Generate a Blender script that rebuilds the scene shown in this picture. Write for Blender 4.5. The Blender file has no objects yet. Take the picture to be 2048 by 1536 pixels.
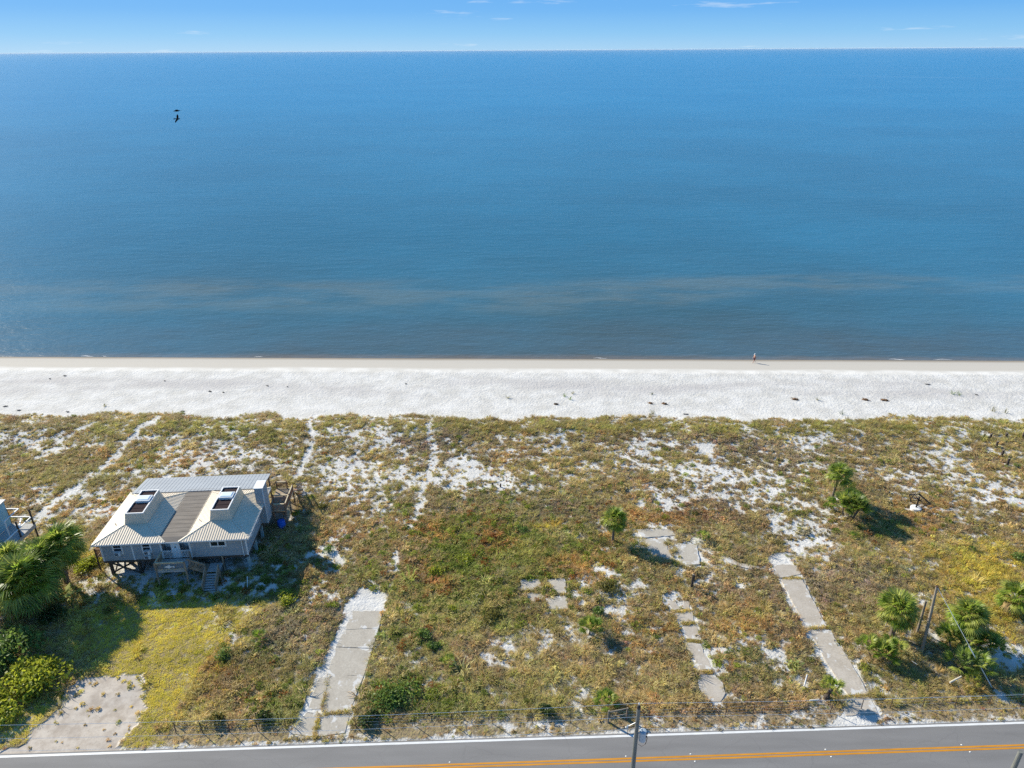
import bpy, math, random
import numpy as np
from mathutils import Vector, Matrix

random.seed(7)
RNG = np.random.default_rng(11)
PI = math.pi
scene = bpy.context.scene
COL = scene.collection

# ------------------------------------------------------------------ camera
F = 1422.0                     # focal length in pixels of a 2048 px wide frame
CAM = np.array([0.0, 0.0, 50.0])
PITCH = math.atan((768 - 100) / F)
ROLL = math.radians(0.35)
_fw = np.array([0, math.cos(PITCH), -math.sin(PITCH)])
_r0 = np.array([1.0, 0, 0])
_u0 = np.cross(_r0, _fw)
_r = _r0 * math.cos(ROLL) - _u0 * math.sin(ROLL)
_u = _u0 * math.cos(ROLL) + _r0 * math.sin(ROLL)

cam_data = bpy.data.cameras.new('camera')
cam_data.sensor_width = 36
cam_data.lens = 36 * F / 2048
cam_data.clip_start = 0.5
cam_data.clip_end = 200000
cam = bpy.data.objects.new('camera', cam_data)
COL.objects.link(cam)
cam.matrix_world = Matrix(((_r[0], _u[0], -_fw[0], CAM[0]), (_r[1], _u[1], -_fw[1], CAM[1]),
                           (_r[2], _u[2], -_fw[2], CAM[2]), (0, 0, 0, 1)))
scene.camera = cam

# ------------------------------------------------------------------ sky, sun, exposure
SUN_EL = math.radians(30)
SUN_AZ = math.radians(-53)      # from +Y towards +X
SUN = Vector((math.sin(SUN_AZ) * math.cos(SUN_EL), math.cos(SUN_AZ) * math.cos(SUN_EL), math.sin(SUN_EL)))
world = bpy.data.worlds.new('World')
scene.world = world
world.use_nodes = True
wn, wlk = world.node_tree.nodes, world.node_tree.links
wn.clear()
w_out = wn.new('ShaderNodeOutputWorld')
w_bg = wn.new('ShaderNodeBackground')
w_sky = wn.new('ShaderNodeTexSky')
w_sky.sky_type = 'NISHITA'
w_sky.sun_disc = False
w_sky.sun_elevation = SUN_EL
w_sky.sun_rotation = SUN_AZ % (2 * PI)
w_sky.air_density = 1.0
w_sky.dust_density = 0.1
w_sky.ozone_density = 4.0
w_bg.inputs['Strength'].default_value = 0.10
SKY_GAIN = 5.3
# thin cirrus: a little white mixed into the sky by direction, over the whole dome
w_tc = wn.new('ShaderNodeTexCoord')
w_map = wn.new('ShaderNodeMapping')
w_map.inputs['Scale'].default_value = (3.0, 3.0, 30.0)
w_map.inputs['Location'].default_value = (0.9, 0.35, 0.2)
w_no = wn.new('ShaderNodeTexNoise')
w_no.inputs['Scale'].default_value = 2.2
w_no.inputs['Detail'].default_value = 6
w_no.inputs['Roughness'].default_value = 0.6
w_rmp = wn.new('ShaderNodeMapRange')
w_rmp.inputs['From Min'].default_value = 0.63
w_rmp.inputs['From Max'].default_value = 0.80
w_rmp.inputs['To Max'].default_value = 0.75
w_mix = wn.new('ShaderNodeMix')
w_mix.data_type = 'RGBA'
w_mix.inputs['B'].default_value = (5.0, 5.3, 5.6, 1)
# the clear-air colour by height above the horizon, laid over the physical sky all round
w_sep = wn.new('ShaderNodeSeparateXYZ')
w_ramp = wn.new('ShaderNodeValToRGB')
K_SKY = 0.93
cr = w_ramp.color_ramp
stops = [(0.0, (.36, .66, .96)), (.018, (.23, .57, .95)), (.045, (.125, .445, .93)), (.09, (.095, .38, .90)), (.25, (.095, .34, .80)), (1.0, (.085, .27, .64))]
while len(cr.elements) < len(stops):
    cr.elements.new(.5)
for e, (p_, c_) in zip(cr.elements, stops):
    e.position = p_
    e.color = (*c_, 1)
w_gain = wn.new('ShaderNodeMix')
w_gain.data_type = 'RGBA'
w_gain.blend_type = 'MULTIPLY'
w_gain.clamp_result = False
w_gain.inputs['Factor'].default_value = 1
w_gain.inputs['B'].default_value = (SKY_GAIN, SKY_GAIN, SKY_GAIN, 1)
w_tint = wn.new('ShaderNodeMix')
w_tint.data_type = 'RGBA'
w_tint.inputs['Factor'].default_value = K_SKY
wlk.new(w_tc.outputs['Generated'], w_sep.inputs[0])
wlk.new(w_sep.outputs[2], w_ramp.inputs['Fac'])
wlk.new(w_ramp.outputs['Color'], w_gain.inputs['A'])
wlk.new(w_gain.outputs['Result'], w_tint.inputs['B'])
wlk.new(w_tc.outputs['Generated'], w_map.inputs['Vector'])
wlk.new(w_map.outputs['Vector'], w_no.inputs['Vector'])
wlk.new(w_no.outputs['Fac'], w_rmp.inputs['Value'])
wlk.new(w_rmp.outputs['Result'], w_mix.inputs['Factor'])
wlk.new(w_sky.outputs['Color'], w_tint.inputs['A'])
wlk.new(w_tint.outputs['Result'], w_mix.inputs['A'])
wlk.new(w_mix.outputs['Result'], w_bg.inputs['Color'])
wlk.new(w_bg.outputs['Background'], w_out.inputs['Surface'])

sun_data = bpy.data.lights.new('sun', 'SUN')
sun_data.energy = 5.0
sun_data.angle = math.radians(0.5)
sun_data.color = (1.0, 0.925, 0.77)
sun = bpy.data.objects.new('sun', sun_data)
COL.objects.link(sun)
sun.rotation_euler = SUN.to_track_quat('Z', 'Y').to_euler()

scene.view_settings.view_transform = 'Standard'
scene.view_settings.look = 'None'
scene.view_settings.exposure = 0.85
scene.view_settings.gamma = 1
scene.view_settings.use_curve_mapping = False
scene.cycles.max_bounces = 8
scene.cycles.use_denoising = False
scene.cycles.diffuse_bounces = 3
scene.cycles.transparent_max_bounces = 8

# ------------------------------------------------------------------ helpers
SEA_Z = -1.5

def at(px, py, z=0.0):
    d = _fw + _r * ((px - 1024) / F) + _u * ((768 - py) / F)
    return CAM + d * ((z - CAM[2]) / d[2])

def proj(x, y, z):
    vx, vy, vz = x - CAM[0], y - CAM[1], z - CAM[2]
    w = vx * _fw[0] + vy * _fw[1] + vz * _fw[2]
    w = np.where(w < 1, 1, w)
    return (1024 + F * (vx * _r[0] + vy * _r[1] + vz * _r[2]) / w,
            768 - F * (vx * _u[0] + vy * _u[1] + vz * _u[2]) / w)

_perm = np.random.default_rng(3).random((256, 256))
def vnoise(x, y, s, seed=0):
    x = np.asarray(x, float) / s + 17.3 * seed + 500
    y = np.asarray(y, float) / s + 9.1 * seed + 500
    xi, yi = np.floor(x).astype(int), np.floor(y).astype(int)
    fx, fy = x - xi, y - yi
    fx, fy = fx * fx * (3 - 2 * fx), fy * fy * (3 - 2 * fy)
    g = lambda a, b: _perm[a & 255, b & 255]
    return (g(xi, yi) * (1 - fx) + g(xi + 1, yi) * fx) * (1 - fy) + (g(xi, yi + 1) * (1 - fx) + g(xi + 1, yi + 1) * fx) * fy

def fbm(x, y, s, seed=0, n=4, gain=0.55):
    t, a, w = 0, 1, 0
    for k in range(n):
        t = t + a * vnoise(x, y, s / 2 ** k, seed + k * 3)
        w += a
        a *= gain
    return t / w

def sstep(a, b, x):
    t = np.clip((x - a) / (b - a), 0, 1)
    return t * t * (3 - 2 * t)

# lines that bound the setting, in metres
def road_edge(x): return 39.43 + 0.0309 * x          # far white line
def shore_line(x): return 120.7 - 0.0255 * x

def height(x, y):
    x, y = np.asarray(x, float), np.asarray(y, float)
    sh = shore_line(x) - y                            # metres inland from the waterline
    inland = y - road_edge(x)
    z = 0.22 * (fbm(x, y, 9, 5, 3) - 0.5) * 2 + 0.05 * (vnoise(x, y, 2.2, 8) - 0.5) * 2
    z = z * sstep(1.0, 6, inland) * sstep(20, 30, sh)
    z = z + 0.55 * np.exp(-((sh - 29) / 5.0) ** 2) * (0.6 + 0.8 * vnoise(x, y, 7, 4))
    beach = -0.25 + 0.05 * (vnoise(x, y, 3, 2) - .5)
    slope = np.interp(sh, [-60, -20, -6, 0, 3.5, 7.5, 9, 24, 32], [-6, -3.6, -2.2, SEA_Z, -1.05, -0.40, -0.28, 0.0, 0.0])
    w = sstep(22, 32, sh)
    z = z * w + slope * 1.0 + 0.04 * (vnoise(x, y, 2.5, 2) - .5) * sstep(8, 12, sh)
    # level ground under the house
    hx, hy = x + 35, y - 65
    k = np.exp(-((hx / 11) ** 4 + (hy / 8) ** 4))
    z = z * (1 - k)
    return np.where(inland < 0, 0.0, z) - 0.02

def gat(px, py):
    z = 0.0
    for _ in range(4):
        p = at(px, py, z)
        z = float(height(p[0], p[1]))
    return np.array([p[0], p[1], z])

def tag(o, label=None, cat=None, group=None, kind=None):
    if label: o['label'] = label
    if cat: o['category'] = cat
    if group: o['group'] = group
    if kind: o['kind'] = kind
    return o

def empty(name, loc, label, cat, group=None, rotz=0):
    o = bpy.data.objects.new(name, None)
    o.empty_display_size = 0.2
    COL.objects.link(o)
    o.location = [float(v) for v in loc]
    o.rotation_euler = (0, 0, rotz)
    return tag(o, label, cat, group)

def copy_tree(o, parent=None):
    c = o.copy()
    COL.objects.link(c)
    if parent: c.parent = parent
    for ch in list(o.children):
        copy_tree(ch, c)
    return c

class MB:
    def __init__(s): s.v, s.f = [], []
    def poly(s, pts):
        n = len(s.v); s.v += [tuple(map(float, p)) for p in pts]; s.f.append(tuple(range(n, n + len(pts)))); return s
    def raw(s, v, f):
        n = len(s.v); s.v += [tuple(map(float, p)) for p in v]; s.f += [tuple(i + n for i in q) for q in f]; return s
    def box(s, a, b):
        (x0, y0, z0), (x1, y1, z1) = a, b
        v = [(x0, y0, z0), (x1, y0, z0), (x1, y1, z0), (x0, y1, z0), (x0, y0, z1), (x1, y0, z1), (x1, y1, z1), (x0, y1, z1)]
        return s.raw(v, [(0, 3, 2, 1), (4, 5, 6, 7), (0, 1, 5, 4), (1, 2, 6, 5), (2, 3, 7, 6), (3, 0, 4, 7)])
    def beam(s, p, q, w, h=None):
        h = h or w
        p, q = Vector(p), Vector(q)
        d = (q - p).normalized()
        up = Vector((0, 0, 1)) if abs(d.z) < 0.95 else Vector((0, 1, 0))
        sd = d.cross(up).normalized() * (w / 2)
        u2 = sd.cross(d).normalized() * (h / 2)
        v = [p - sd - u2, p + sd - u2, p + sd + u2, p - sd + u2, q - sd - u2, q + sd - u2, q + sd + u2, q - sd + u2]
        return s.raw(v, [(0, 3, 2, 1), (4, 5, 6, 7), (0, 1, 5, 4), (1, 2, 6, 5), (2, 3, 7, 6), (3, 0, 4, 7)])
    def tube(s, pts, r, n=8, cap=True):
        pts = [Vector(p) for p in pts]
        rs = r if isinstance(r, (list, tuple)) else [r] * len(pts)
        rings = []
        for i, p in enumerate(pts):
            d = (pts[min(i + 1, len(pts) - 1)] - pts[max(i - 1, 0)]).normalized()
            up = Vector((0, 0, 1)) if abs(d.z) < 0.9 else Vector((0, 1, 0))
            a = d.cross(up).normalized(); b = a.cross(d)
            base = len(s.v)
            for k in range(n):
                t = 2 * PI * k / n
                s.v.append(tuple(p + (a * math.cos(t) + b * math.sin(t)) * rs[i]))
            rings.append(base)
        for i in range(len(pts) - 1):
            for k in range(n):
                k2 = (k + 1) % n
                s.f.append((rings[i] + k, rings[i] + k2, rings[i + 1] + k2, rings[i + 1] + k))
        if cap:
            s.f.append(tuple(rings[0] + k for k in range(n))[::-1])
            s.f.append(tuple(rings[-1] + k for k in range(n)))
        return s
    def prism(s, poly, z0, z1):
        n = len(poly); b = len(s.v)
        s.v += [(float(x), float(y), z0) for x, y in poly] + [(float(x), float(y), z1) for x, y in poly]
        s.f.append(tuple(range(b + n, b + 2 * n)))
        s.f.append(tuple(range(b, b + n))[::-1])
        for i in range(n):
            j = (i + 1) % n
            s.f.append((b + i, b + j, b + n + j, b + n + i))
        return s
    def mesh(s, name, smooth=False):
        m = bpy.data.meshes.new(name)
        m.from_pydata(s.v, [], s.f)
        if smooth: m.polygons.foreach_set('use_smooth', [True] * len(m.polygons))
        m.update()
        return m
    def build(s, name, material, parent=None, smooth=False, fix=False):
        m = s.mesh(name, smooth)
        if fix:
            import bmesh
            bm = bmesh.new(); bm.from_mesh(m); bmesh.ops.recalc_face_normals(bm, faces=bm.faces); bm.to_mesh(m); bm.free()
        m.materials.append(material)
        o = bpy.data.objects.new(name, m)
        COL.objects.link(o)
        if parent: o.parent = parent
        return o

def link(name, mesh, parent=None):
    o = bpy.data.objects.new(name, mesh)
    COL.objects.link(o)
    if parent: o.parent = parent
    return o

# ------------------------------------------------------------------ materials
def nodes_of(name):
    m = bpy.data.materials.new(name)
    m.use_nodes = True
    nt = m.node_tree
    b = nt.nodes['Principled BSDF']
    return m, nt, b

def mat(name, col, rough=0.7, var=0.25, scale=3.0, bump=0.0, bscale=30.0, metal=0.0, spec=0.3, stretch=(1, 1, 1), dirt=None):
    m, nt, b = nodes_of(name)
    N, L = nt.nodes, nt.links
    tc = N.new('ShaderNodeTexCoord')
    mp = N.new('ShaderNodeMapping'); mp.inputs['Scale'].default_value = stretch
    L.new(tc.outputs['Object'], mp.inputs['Vector'])
    no = N.new('ShaderNodeTexNoise'); no.inputs['Scale'].default_value = scale; no.inputs['Detail'].default_value = 6
    no.inputs['Roughness'].default_value = 0.65
    L.new(mp.outputs['Vector'], no.inputs['Vector'])
    mx = N.new('ShaderNodeMix'); mx.data_type = 'RGBA'
    mr = N.new('ShaderNodeMapRange'); mr.inputs['From Min'].default_value = 0.3; mr.inputs['From Max'].default_value = 0.7
    L.new(no.outputs['Fac'], mr.inputs['Value'])
    c2 = dirt if dirt else tuple(c * (1 - var) for c in col)
    mx.inputs['A'].default_value = (*c2, 1)
    mx.inputs['B'].default_value = (*[min(1, c * (1 + var * 0.4)) for c in col], 1)
    L.new(mr.outputs['Result'], mx.inputs['Factor'])
    L.new(mx.outputs['Result'], b.inputs['Base Color'])
    b.inputs['Roughness'].default_value = rough
    b.inputs['Metallic'].default_value = metal
    b.inputs['Specular IOR Level'].default_value = spec
    if bump:
        n2 = N.new('ShaderNodeTexNoise'); n2.inputs['Scale'].default_value = bscale; n2.inputs['Detail'].default_value = 4
        L.new(mp.outputs['Vector'], n2.inputs['Vector'])
        bp = N.new('ShaderNodeBump'); bp.inputs['Strength'].default_value = bump; bp.inputs['Distance'].default_value = 0.02
        L.new(n2.outputs['Fac'], bp.inputs['Height'])
        L.new(bp.outputs['Normal'], b.inputs['Normal'])
    return m

def leaf_mat(name, col=None, trans=0.35, var=0.35, rough=0.5, spec=0.25, attr=False):
    m = bpy.data.materials.new(name)
    m.use_nodes = True
    N, L = m.node_tree.nodes, m.node_tree.links
    b = N['Principled BSDF']; out = N['Material Output']
    b.inputs['Roughness'].default_value = rough
    b.inputs['Specular IOR Level'].default_value = spec
    if attr:
        a = N.new('ShaderNodeAttribute'); a.attribute_type = 'INSTANCER'; a.attribute_name = 'tint'
        src = a.outputs['Color']
    else:
        geo = N.new('ShaderNodeNewGeometry')
        mr = N.new('ShaderNodeMapRange')
        L.new(geo.outputs['Random Per Island'], mr.inputs['Value'])
        mx = N.new('ShaderNodeMix'); mx.data_type = 'RGBA'
        mx.inputs['A'].default_value = (*[c * (1 - var) for c in col], 1)
        mx.inputs['B'].default_value = (col[0] * (1 + var * 1.2), col[1] * (1 + var), col[2] * (1 + var * .3), 1)
        L.new(mr.outputs['Result'], mx.inputs['Factor'])
        src = mx.outputs['Result']
    L.new(src, b.inputs['Base Color'])
    t = N.new('ShaderNodeBsdfTranslucent')
    L.new(src, t.inputs['Color'])
    ms = N.new('ShaderNodeMixShader'); ms.inputs['Fac'].default_value = trans
    L.new(b.outputs['BSDF'], ms.inputs[1]); L.new(t.outputs['BSDF'], ms.inputs[2])
    L.new(ms.outputs['Shader'], out.inputs['Surface'])
    return m

# ------------------------------------------------------------------ ground cover map (what grows where)
def in_poly(px, py, poly):
    ins = np.zeros(np.shape(px), bool)
    n = len(poly)
    for i in range(n):
        x0, y0 = poly[i]; x1, y1 = poly[(i + 1) % n]
        if y0 == y1: continue
        c = ((y0 > py) != (y1 > py)) & (px < (x1 - x0) * (py - y0) / (y1 - y0) + x0)
        ins ^= c
    return ins

def path_dist(px, py, pts):
    d = np.full(np.shape(px), 1e9)
    for (x0, y0), (x1, y1) in zip(pts[:-1], pts[1:]):
        dx, dy = x1 - x0, y1 - y0
        t = np.clip(((px - x0) * dx + (py - y0) * dy) / (dx * dx + dy * dy), 0, 1)
        d = np.minimum(d, np.hypot(px - x0 - t * dx, (py - y0 - t * dy) * 1.3))
    return d

# (x, y, rx, ry, change of cover)
COVER = [
    (900, 940, 190, 28, -.42), (1000, 965, 130, 28, -.22), (760, 890, 34, 16, -.40), (925, 926, 40, 10, -.5), (690, 960, 60, 40, -.2), (720, 1000, 70, 22, -.35), (690, 1070, 60, 30, -.18),
    (640, 940, 40, 30, -.15), (470, 905, 110, 26, -.25), (350, 940, 60, 14, -.12), (80, 890, 90, 14, -.40), (30, 880, 40, 12, -.35), (60, 980, 60, 20, -.25), (190, 985, 60, 25, -.25), (170, 1030, 90, 22, -.35),
    (1330, 1002, 36, 18, -.6), (1400, 940, 40, 18, -.45), (1405, 898, 22, 10, -.5), (1430, 1010, 55, 28, -.35), (1280, 905, 50, 18, -.3), (1540, 985, 80, 22, -.28), (1640, 880, 40, 12, -.5), (1480, 885, 40, 10, -.2),
    (1620, 1030, 60, 20, -.25), (1600, 1085, 42, 32, -.5), (1575, 1060, 30, 20, -.35), (1650, 1080, 30, 40, -.25), (1790, 955, 40, 12, -.32), (1920, 940, 40, 14, -.35), (2030, 960, 30, 18, -.3), (2000, 1000, 60, 16, -.22), (1960, 1060, 60, 22, -.25), (1850, 905, 60, 10, -.15),
    (1310, 1065, 45, 14, -.5), (1312, 1092, 26, 22, -.6), (1376, 1110, 26, 26, -.6), (1420, 1095, 26, 12, -.4), (1465, 1118, 30, 10, -.4), (1555, 1120, 25, 14, -.5),
    (1200, 1148, 40, 14, -.55), (1270, 1180, 30, 16, -.5), (1240, 1220, 34, 22, -.4), (1165, 1180, 20, 20, -.4), (1125, 1235, 14, 14, -.3), (1130, 1260, 22, 14, -.3), (1190, 1055, 20, 22, -.28), (1210, 1100, 40, 14, -.2),
    (1430, 1160, 60, 40, -.12), (1440, 1290, 30, 16, -.35), (1520, 1330, 90, 40, -.28), (1460, 1330, 40, 20, -.3), (1580, 1380, 60, 20, -.2), (1160, 1400, 16, 26, -.5), (1120, 1310, 20, 14, -.2), (980, 1310, 60, 20, -.18), (770, 1320, 50, 25, -.18),
    (640, 1200, 40, 20, -.2), (660, 1140, 40, 18, -.4), (642, 1112, 34, 13, -.9), (600, 1190, 22, 14, -.2), (620, 1340, 30, 60, -.1), (560, 1290, 50, 26, -.12), (500, 1290, 22, 10, -.25),
    (1500, 1435, 90, 10, -.25), (1040, 1448, 130, 8, -.35), (1960, 1178, 40, 12, -.4), (2010, 1310, 30, 30, -.6), (1930, 1330, 40, 18, -.2), (1960, 1360, 26, 14, -.3), (1740, 1300, 30, 14, -.2), (2030, 1320, 25, 20, -.3),
    (390, 1172, 180, 24, -.55), (520, 1160, 50, 26, -.3), (275, 1140, 60, 14, -.6), (400, 1120, 140, 28, -.5),
    # denser growth
    (1000, 1080, 190, 90, .40), (900, 1180, 130, 50, .32), (1000, 1230, 150, 40, .25), (860, 880, 90, 16, .25), (1500, 876, 130, 14, .25), (1150, 860, 120, 12, .28), (1430, 858, 500, 10, .22), (1800, 862, 250, 14, .22), (130, 945, 90, 30, .35), (200, 870, 60, 14, .3), (380, 875, 110, 12, .2),
    (1360, 1035, 80, 14, .35), (1520, 1230, 80, 45, .30), (1850, 1050, 110, 40, .20), (1960, 1150, 110, 60, .35), (1980, 1240, 60, 50, .35), (1750, 1040, 60, 26, .25), (850, 1400, 160, 40, .35), (1150, 1350, 200, 40, .2), (480, 1400, 120, 50, .35), (1300, 1340, 110, 70, .25), (1760, 1400, 120, 30, .2), (1930, 1415, 120, 10, .3),
    (450, 1000, 300, 40, .05), (230, 1000, 40, 20, .2), (1720, 1180, 80, 40, .2), (1180, 930, 60, 16, .15), (330, 1330, 130, 100, .35), (180, 1270, 130, 60, .4),
]
# (x, y, rx, ry, palette index, weight)   0 tan 1 olive 2 brown 3 rust 4 green 5 yellow 6 grey heath 7 dark scrub
HUE = [
    (990, 1095, 200, 85, 4, .72), (930, 1110, 70, 50, 4, .5), (960, 1200, 160, 50, 4, .35), (1080, 1115, 80, 40, 1, .8), (850, 1060, 55, 34, 3, .7), (1010, 1085, 30, 16, 3, .8), (1150, 1140, 60, 30, 3, .5), (850, 1150, 40, 26, 3, .5), (1120, 1040, 60, 20, 2, .6), (985, 1075, 30, 30, 3, .8), (890, 1165, 18, 14, 3, 1.0), (1190, 1120, 60, 30, 3, .45), (1090, 1045, 22, 8, 5, 1.0), (800, 1110, 60, 60, 2, .5), (700, 1060, 50, 40, 2, .5),
    (1340, 1035, 90, 16, 3, .95), (1440, 1045, 60, 14, 2, .5), (1845, 1030, 60, 24, 3, .55), (1850, 1060, 40, 14, 3, .5), (1500, 1250, 60, 40, 3, .55), (1300, 1270, 60, 50, 3, .35), (1570, 1280, 40, 30, 2, .8), (1400, 1170, 80, 30, 2, .5),
    (1960, 1150, 110, 55, 5, .85), (1990, 1240, 60, 60, 5, .85), (1980, 1400, 80, 20, 5, .45), (1950, 1120, 100, 30, 5, .5), (1760, 1060, 60, 26, 4, .4),
    (330, 1300, 160, 110, 5, .9), (200, 1260, 120, 60, 5, .6), (360, 1250, 120, 50, 5, .9), (110, 1420, 90, 60, 5, .4), (280, 1400, 60, 80, 5, .7), (175, 1115, 40, 25, 5, .8), (150, 1490, 300, 25, 2, .4), (420, 1480, 300, 14, 0, .8),
    (860, 885, 100, 20, 6, .95), (1480, 890, 110, 22, 6, .9), (1560, 930, 90, 20, 6, .8), (1330, 880, 100, 14, 6, .6), (1450, 1010, 120, 30, 6, .7), (1730, 1170, 110, 40, 6, .7), (1600, 1190, 60, 40, 6, .6), (1100, 1010, 70, 20, 6, .7), (600, 1270, 90, 50, 6, .8), (900, 1010, 120, 26, 6, .5), (1700, 900, 120, 20, 6, .5), (700, 1230, 40, 60, 6, .4), (480, 950, 100, 24, 6, .6),
    (1430, 862, 620, 14, 1, .9), (250, 862, 330, 14, 1, .6), (130, 950, 100, 34, 1, .8), (480, 855, 120, 12, 1, .8), (760, 860, 120, 10, 1, .6), (1900, 870, 200, 20, 1, .5),
    (270, 1020, 60, 26, 3, .6), (330, 920, 60, 14, 3, .35), (80, 940, 50, 20, 2, .4), (100, 915, 60, 8, 2, .6), (680, 1070, 50, 22, 3, .4), (480, 1370, 60, 40, 2, .6), (560, 1400, 60, 50, 4, .6), (600, 1380, 40, 60, 1, .6), (440, 1330, 40, 30, 3, .5), (500, 1310, 60, 26, 7, .6),
    (850, 1390, 120, 40, 4, .8), (780, 1270, 60, 30, 4, .5), (960, 1250, 70, 26, 1, .7), (1100, 1400, 160, 40, 1, .6), (1050, 1330, 160, 40, 0, .4), (1280, 1390, 80, 30, 0, .6), (1540, 1340, 90, 30, 7, .4), (1500, 1410, 130, 16, 2, .8), (1790, 1380, 100, 40, 1, .6), (1830, 1430, 200, 10, 2, .5),
    (420, 1170, 190, 40, 4, .55), (560, 1130, 60, 50, 7, .6),
]
PAL = 1.06 * np.array([(.58, .455, .20), (.375, .345, .092), (.375, .258, .128), (.50, .262, .085), (.25, .30, .05), (.60, .48, .075), (.335, .265, .182), (.175, .178, .072)])

PATHS = [([(318, 838), (290, 858), (255, 888), (215, 925), (165, 965), (120, 1000), (85, 1030), (40, 1062), (-40, 1100)], 8, .40),
         ([(628, 836), (620, 852), (622, 872), (627, 885), (614, 912), (606, 935), (590, 962)], 5, .5),
         ([(850, 845), (866, 880), (868, 930), (845, 985), (832, 1025), (815, 1060), (790, 1100), (795, 1140)], 8, .33),
         ([(1345, 1195), (1365, 1222), (1378, 1250), (1390, 1285), (1412, 1340), (1428, 1400)], 20, .5),
         ([(1390, 890), (1425, 920), (1450, 950), (1400, 985)], 7, .25)]
# bare lots and slab surroundings
LOT = [(165, 1360), (302, 1350), (285, 1385), (262, 1440), (236, 1482), (252, 1500), (-40, 1530), (-40, 1505), (55, 1478), (120, 1420)]
DRIVE_A = [(722, 1178), (778, 1188), (766, 1240), (744, 1300), (728, 1352), (708, 1405), (696, 1474), (572, 1476), (592, 1440), (612, 1395), (640, 1335), (664, 1290), (688, 1240), (690, 1212)]
DRIVE_B = [(1532, 1112), (1570, 1106), (1604, 1150), (1655, 1255), (1664, 1268), (1706, 1330), (1742, 1392), (1760, 1430), (1745, 1452), (1660, 1455), (1688, 1420), (1676, 1392), (1650, 1340), (1612, 1262), (1572, 1190), (1558, 1160)]
HOUSE_SHADE = [(200, 1150), (330, 1150), (560, 1110), (590, 1180), (450, 1200), (300, 1205)]
SLABS_A = [[(706, 1222), (766, 1222), (757, 1257.6), (690, 1259)], [(690, 1259.5), (757, 1258.1), (745, 1298), (672, 1294)],
           [(672, 1294.5), (745, 1298.5), (727, 1352), (655, 1350)], [(656, 1350.5), (727, 1352.6), (700, 1421), (647, 1428)],
           [(637, 1357), (657, 1353), (645, 1418), (617, 1420)], [(615, 1424), (640, 1427), (627, 1473), (580, 1468)],
           [(648, 1433), (700, 1426), (690, 1466), (634, 1474)]]
SLABS_B = [[(1537, 1139), (1560, 1129), (1590, 1131), (1602, 1148), (1561, 1158)], [(1563, 1160.5), (1604, 1158.5), (1653, 1252), (1616, 1256), (1590, 1215)],
           [(1618, 1261), (1659, 1261), (1702, 1325), (1736, 1390), (1696, 1392), (1662, 1340)], [(1684, 1396), (1738, 1394), (1757, 1428), (1692, 1432)],
           [(1442, 1111), (1453, 1111), (1478, 1127), (1530, 1134), (1534, 1141), (1488, 1137), (1455, 1126)]]
SLABS_C = [[(1334, 1201), (1350, 1203), (1361, 1218), (1345, 1222)], [(1365, 1200), (1379, 1205), (1378, 1220), (1366, 1217)],
           [(1345, 1226), (1384, 1223), (1388, 1245), (1363, 1247)], [(1363, 1250), (1390, 1249), (1403, 1280), (1376, 1279)],
           [(1371, 1286), (1400, 1290), (1424, 1338), (1402, 1341)], [(1395, 1356), (1428, 1350), (1444, 1368), (1451, 1388), (1440, 1405), (1412, 1400), (1398, 1376)]]
SLABS_D = [[(1041, 1160), (1078, 1158), (1086, 1177), (1043, 1181)], [(1091, 1159), (1130, 1157), (1133, 1186), (1110, 1188)],
           [(1045, 1187), (1087, 1184), (1092, 1195), (1060, 1206)], [(1091, 1198), (1132, 1191), (1135, 1218), (1096, 1217)]]
SLABS_E = [[(1272, 1060), (1345, 1058), (1352, 1072), (1284, 1076)], [(1288, 1080), (1326, 1078), (1347, 1122), (1304, 1110)], [(1354, 1087), (1394, 1090), (1400, 1130), (1362, 1130)]]
ALL_SLABS = SLABS_E + SLABS_A + SLABS_B + SLABS_C + SLABS_D

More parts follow.
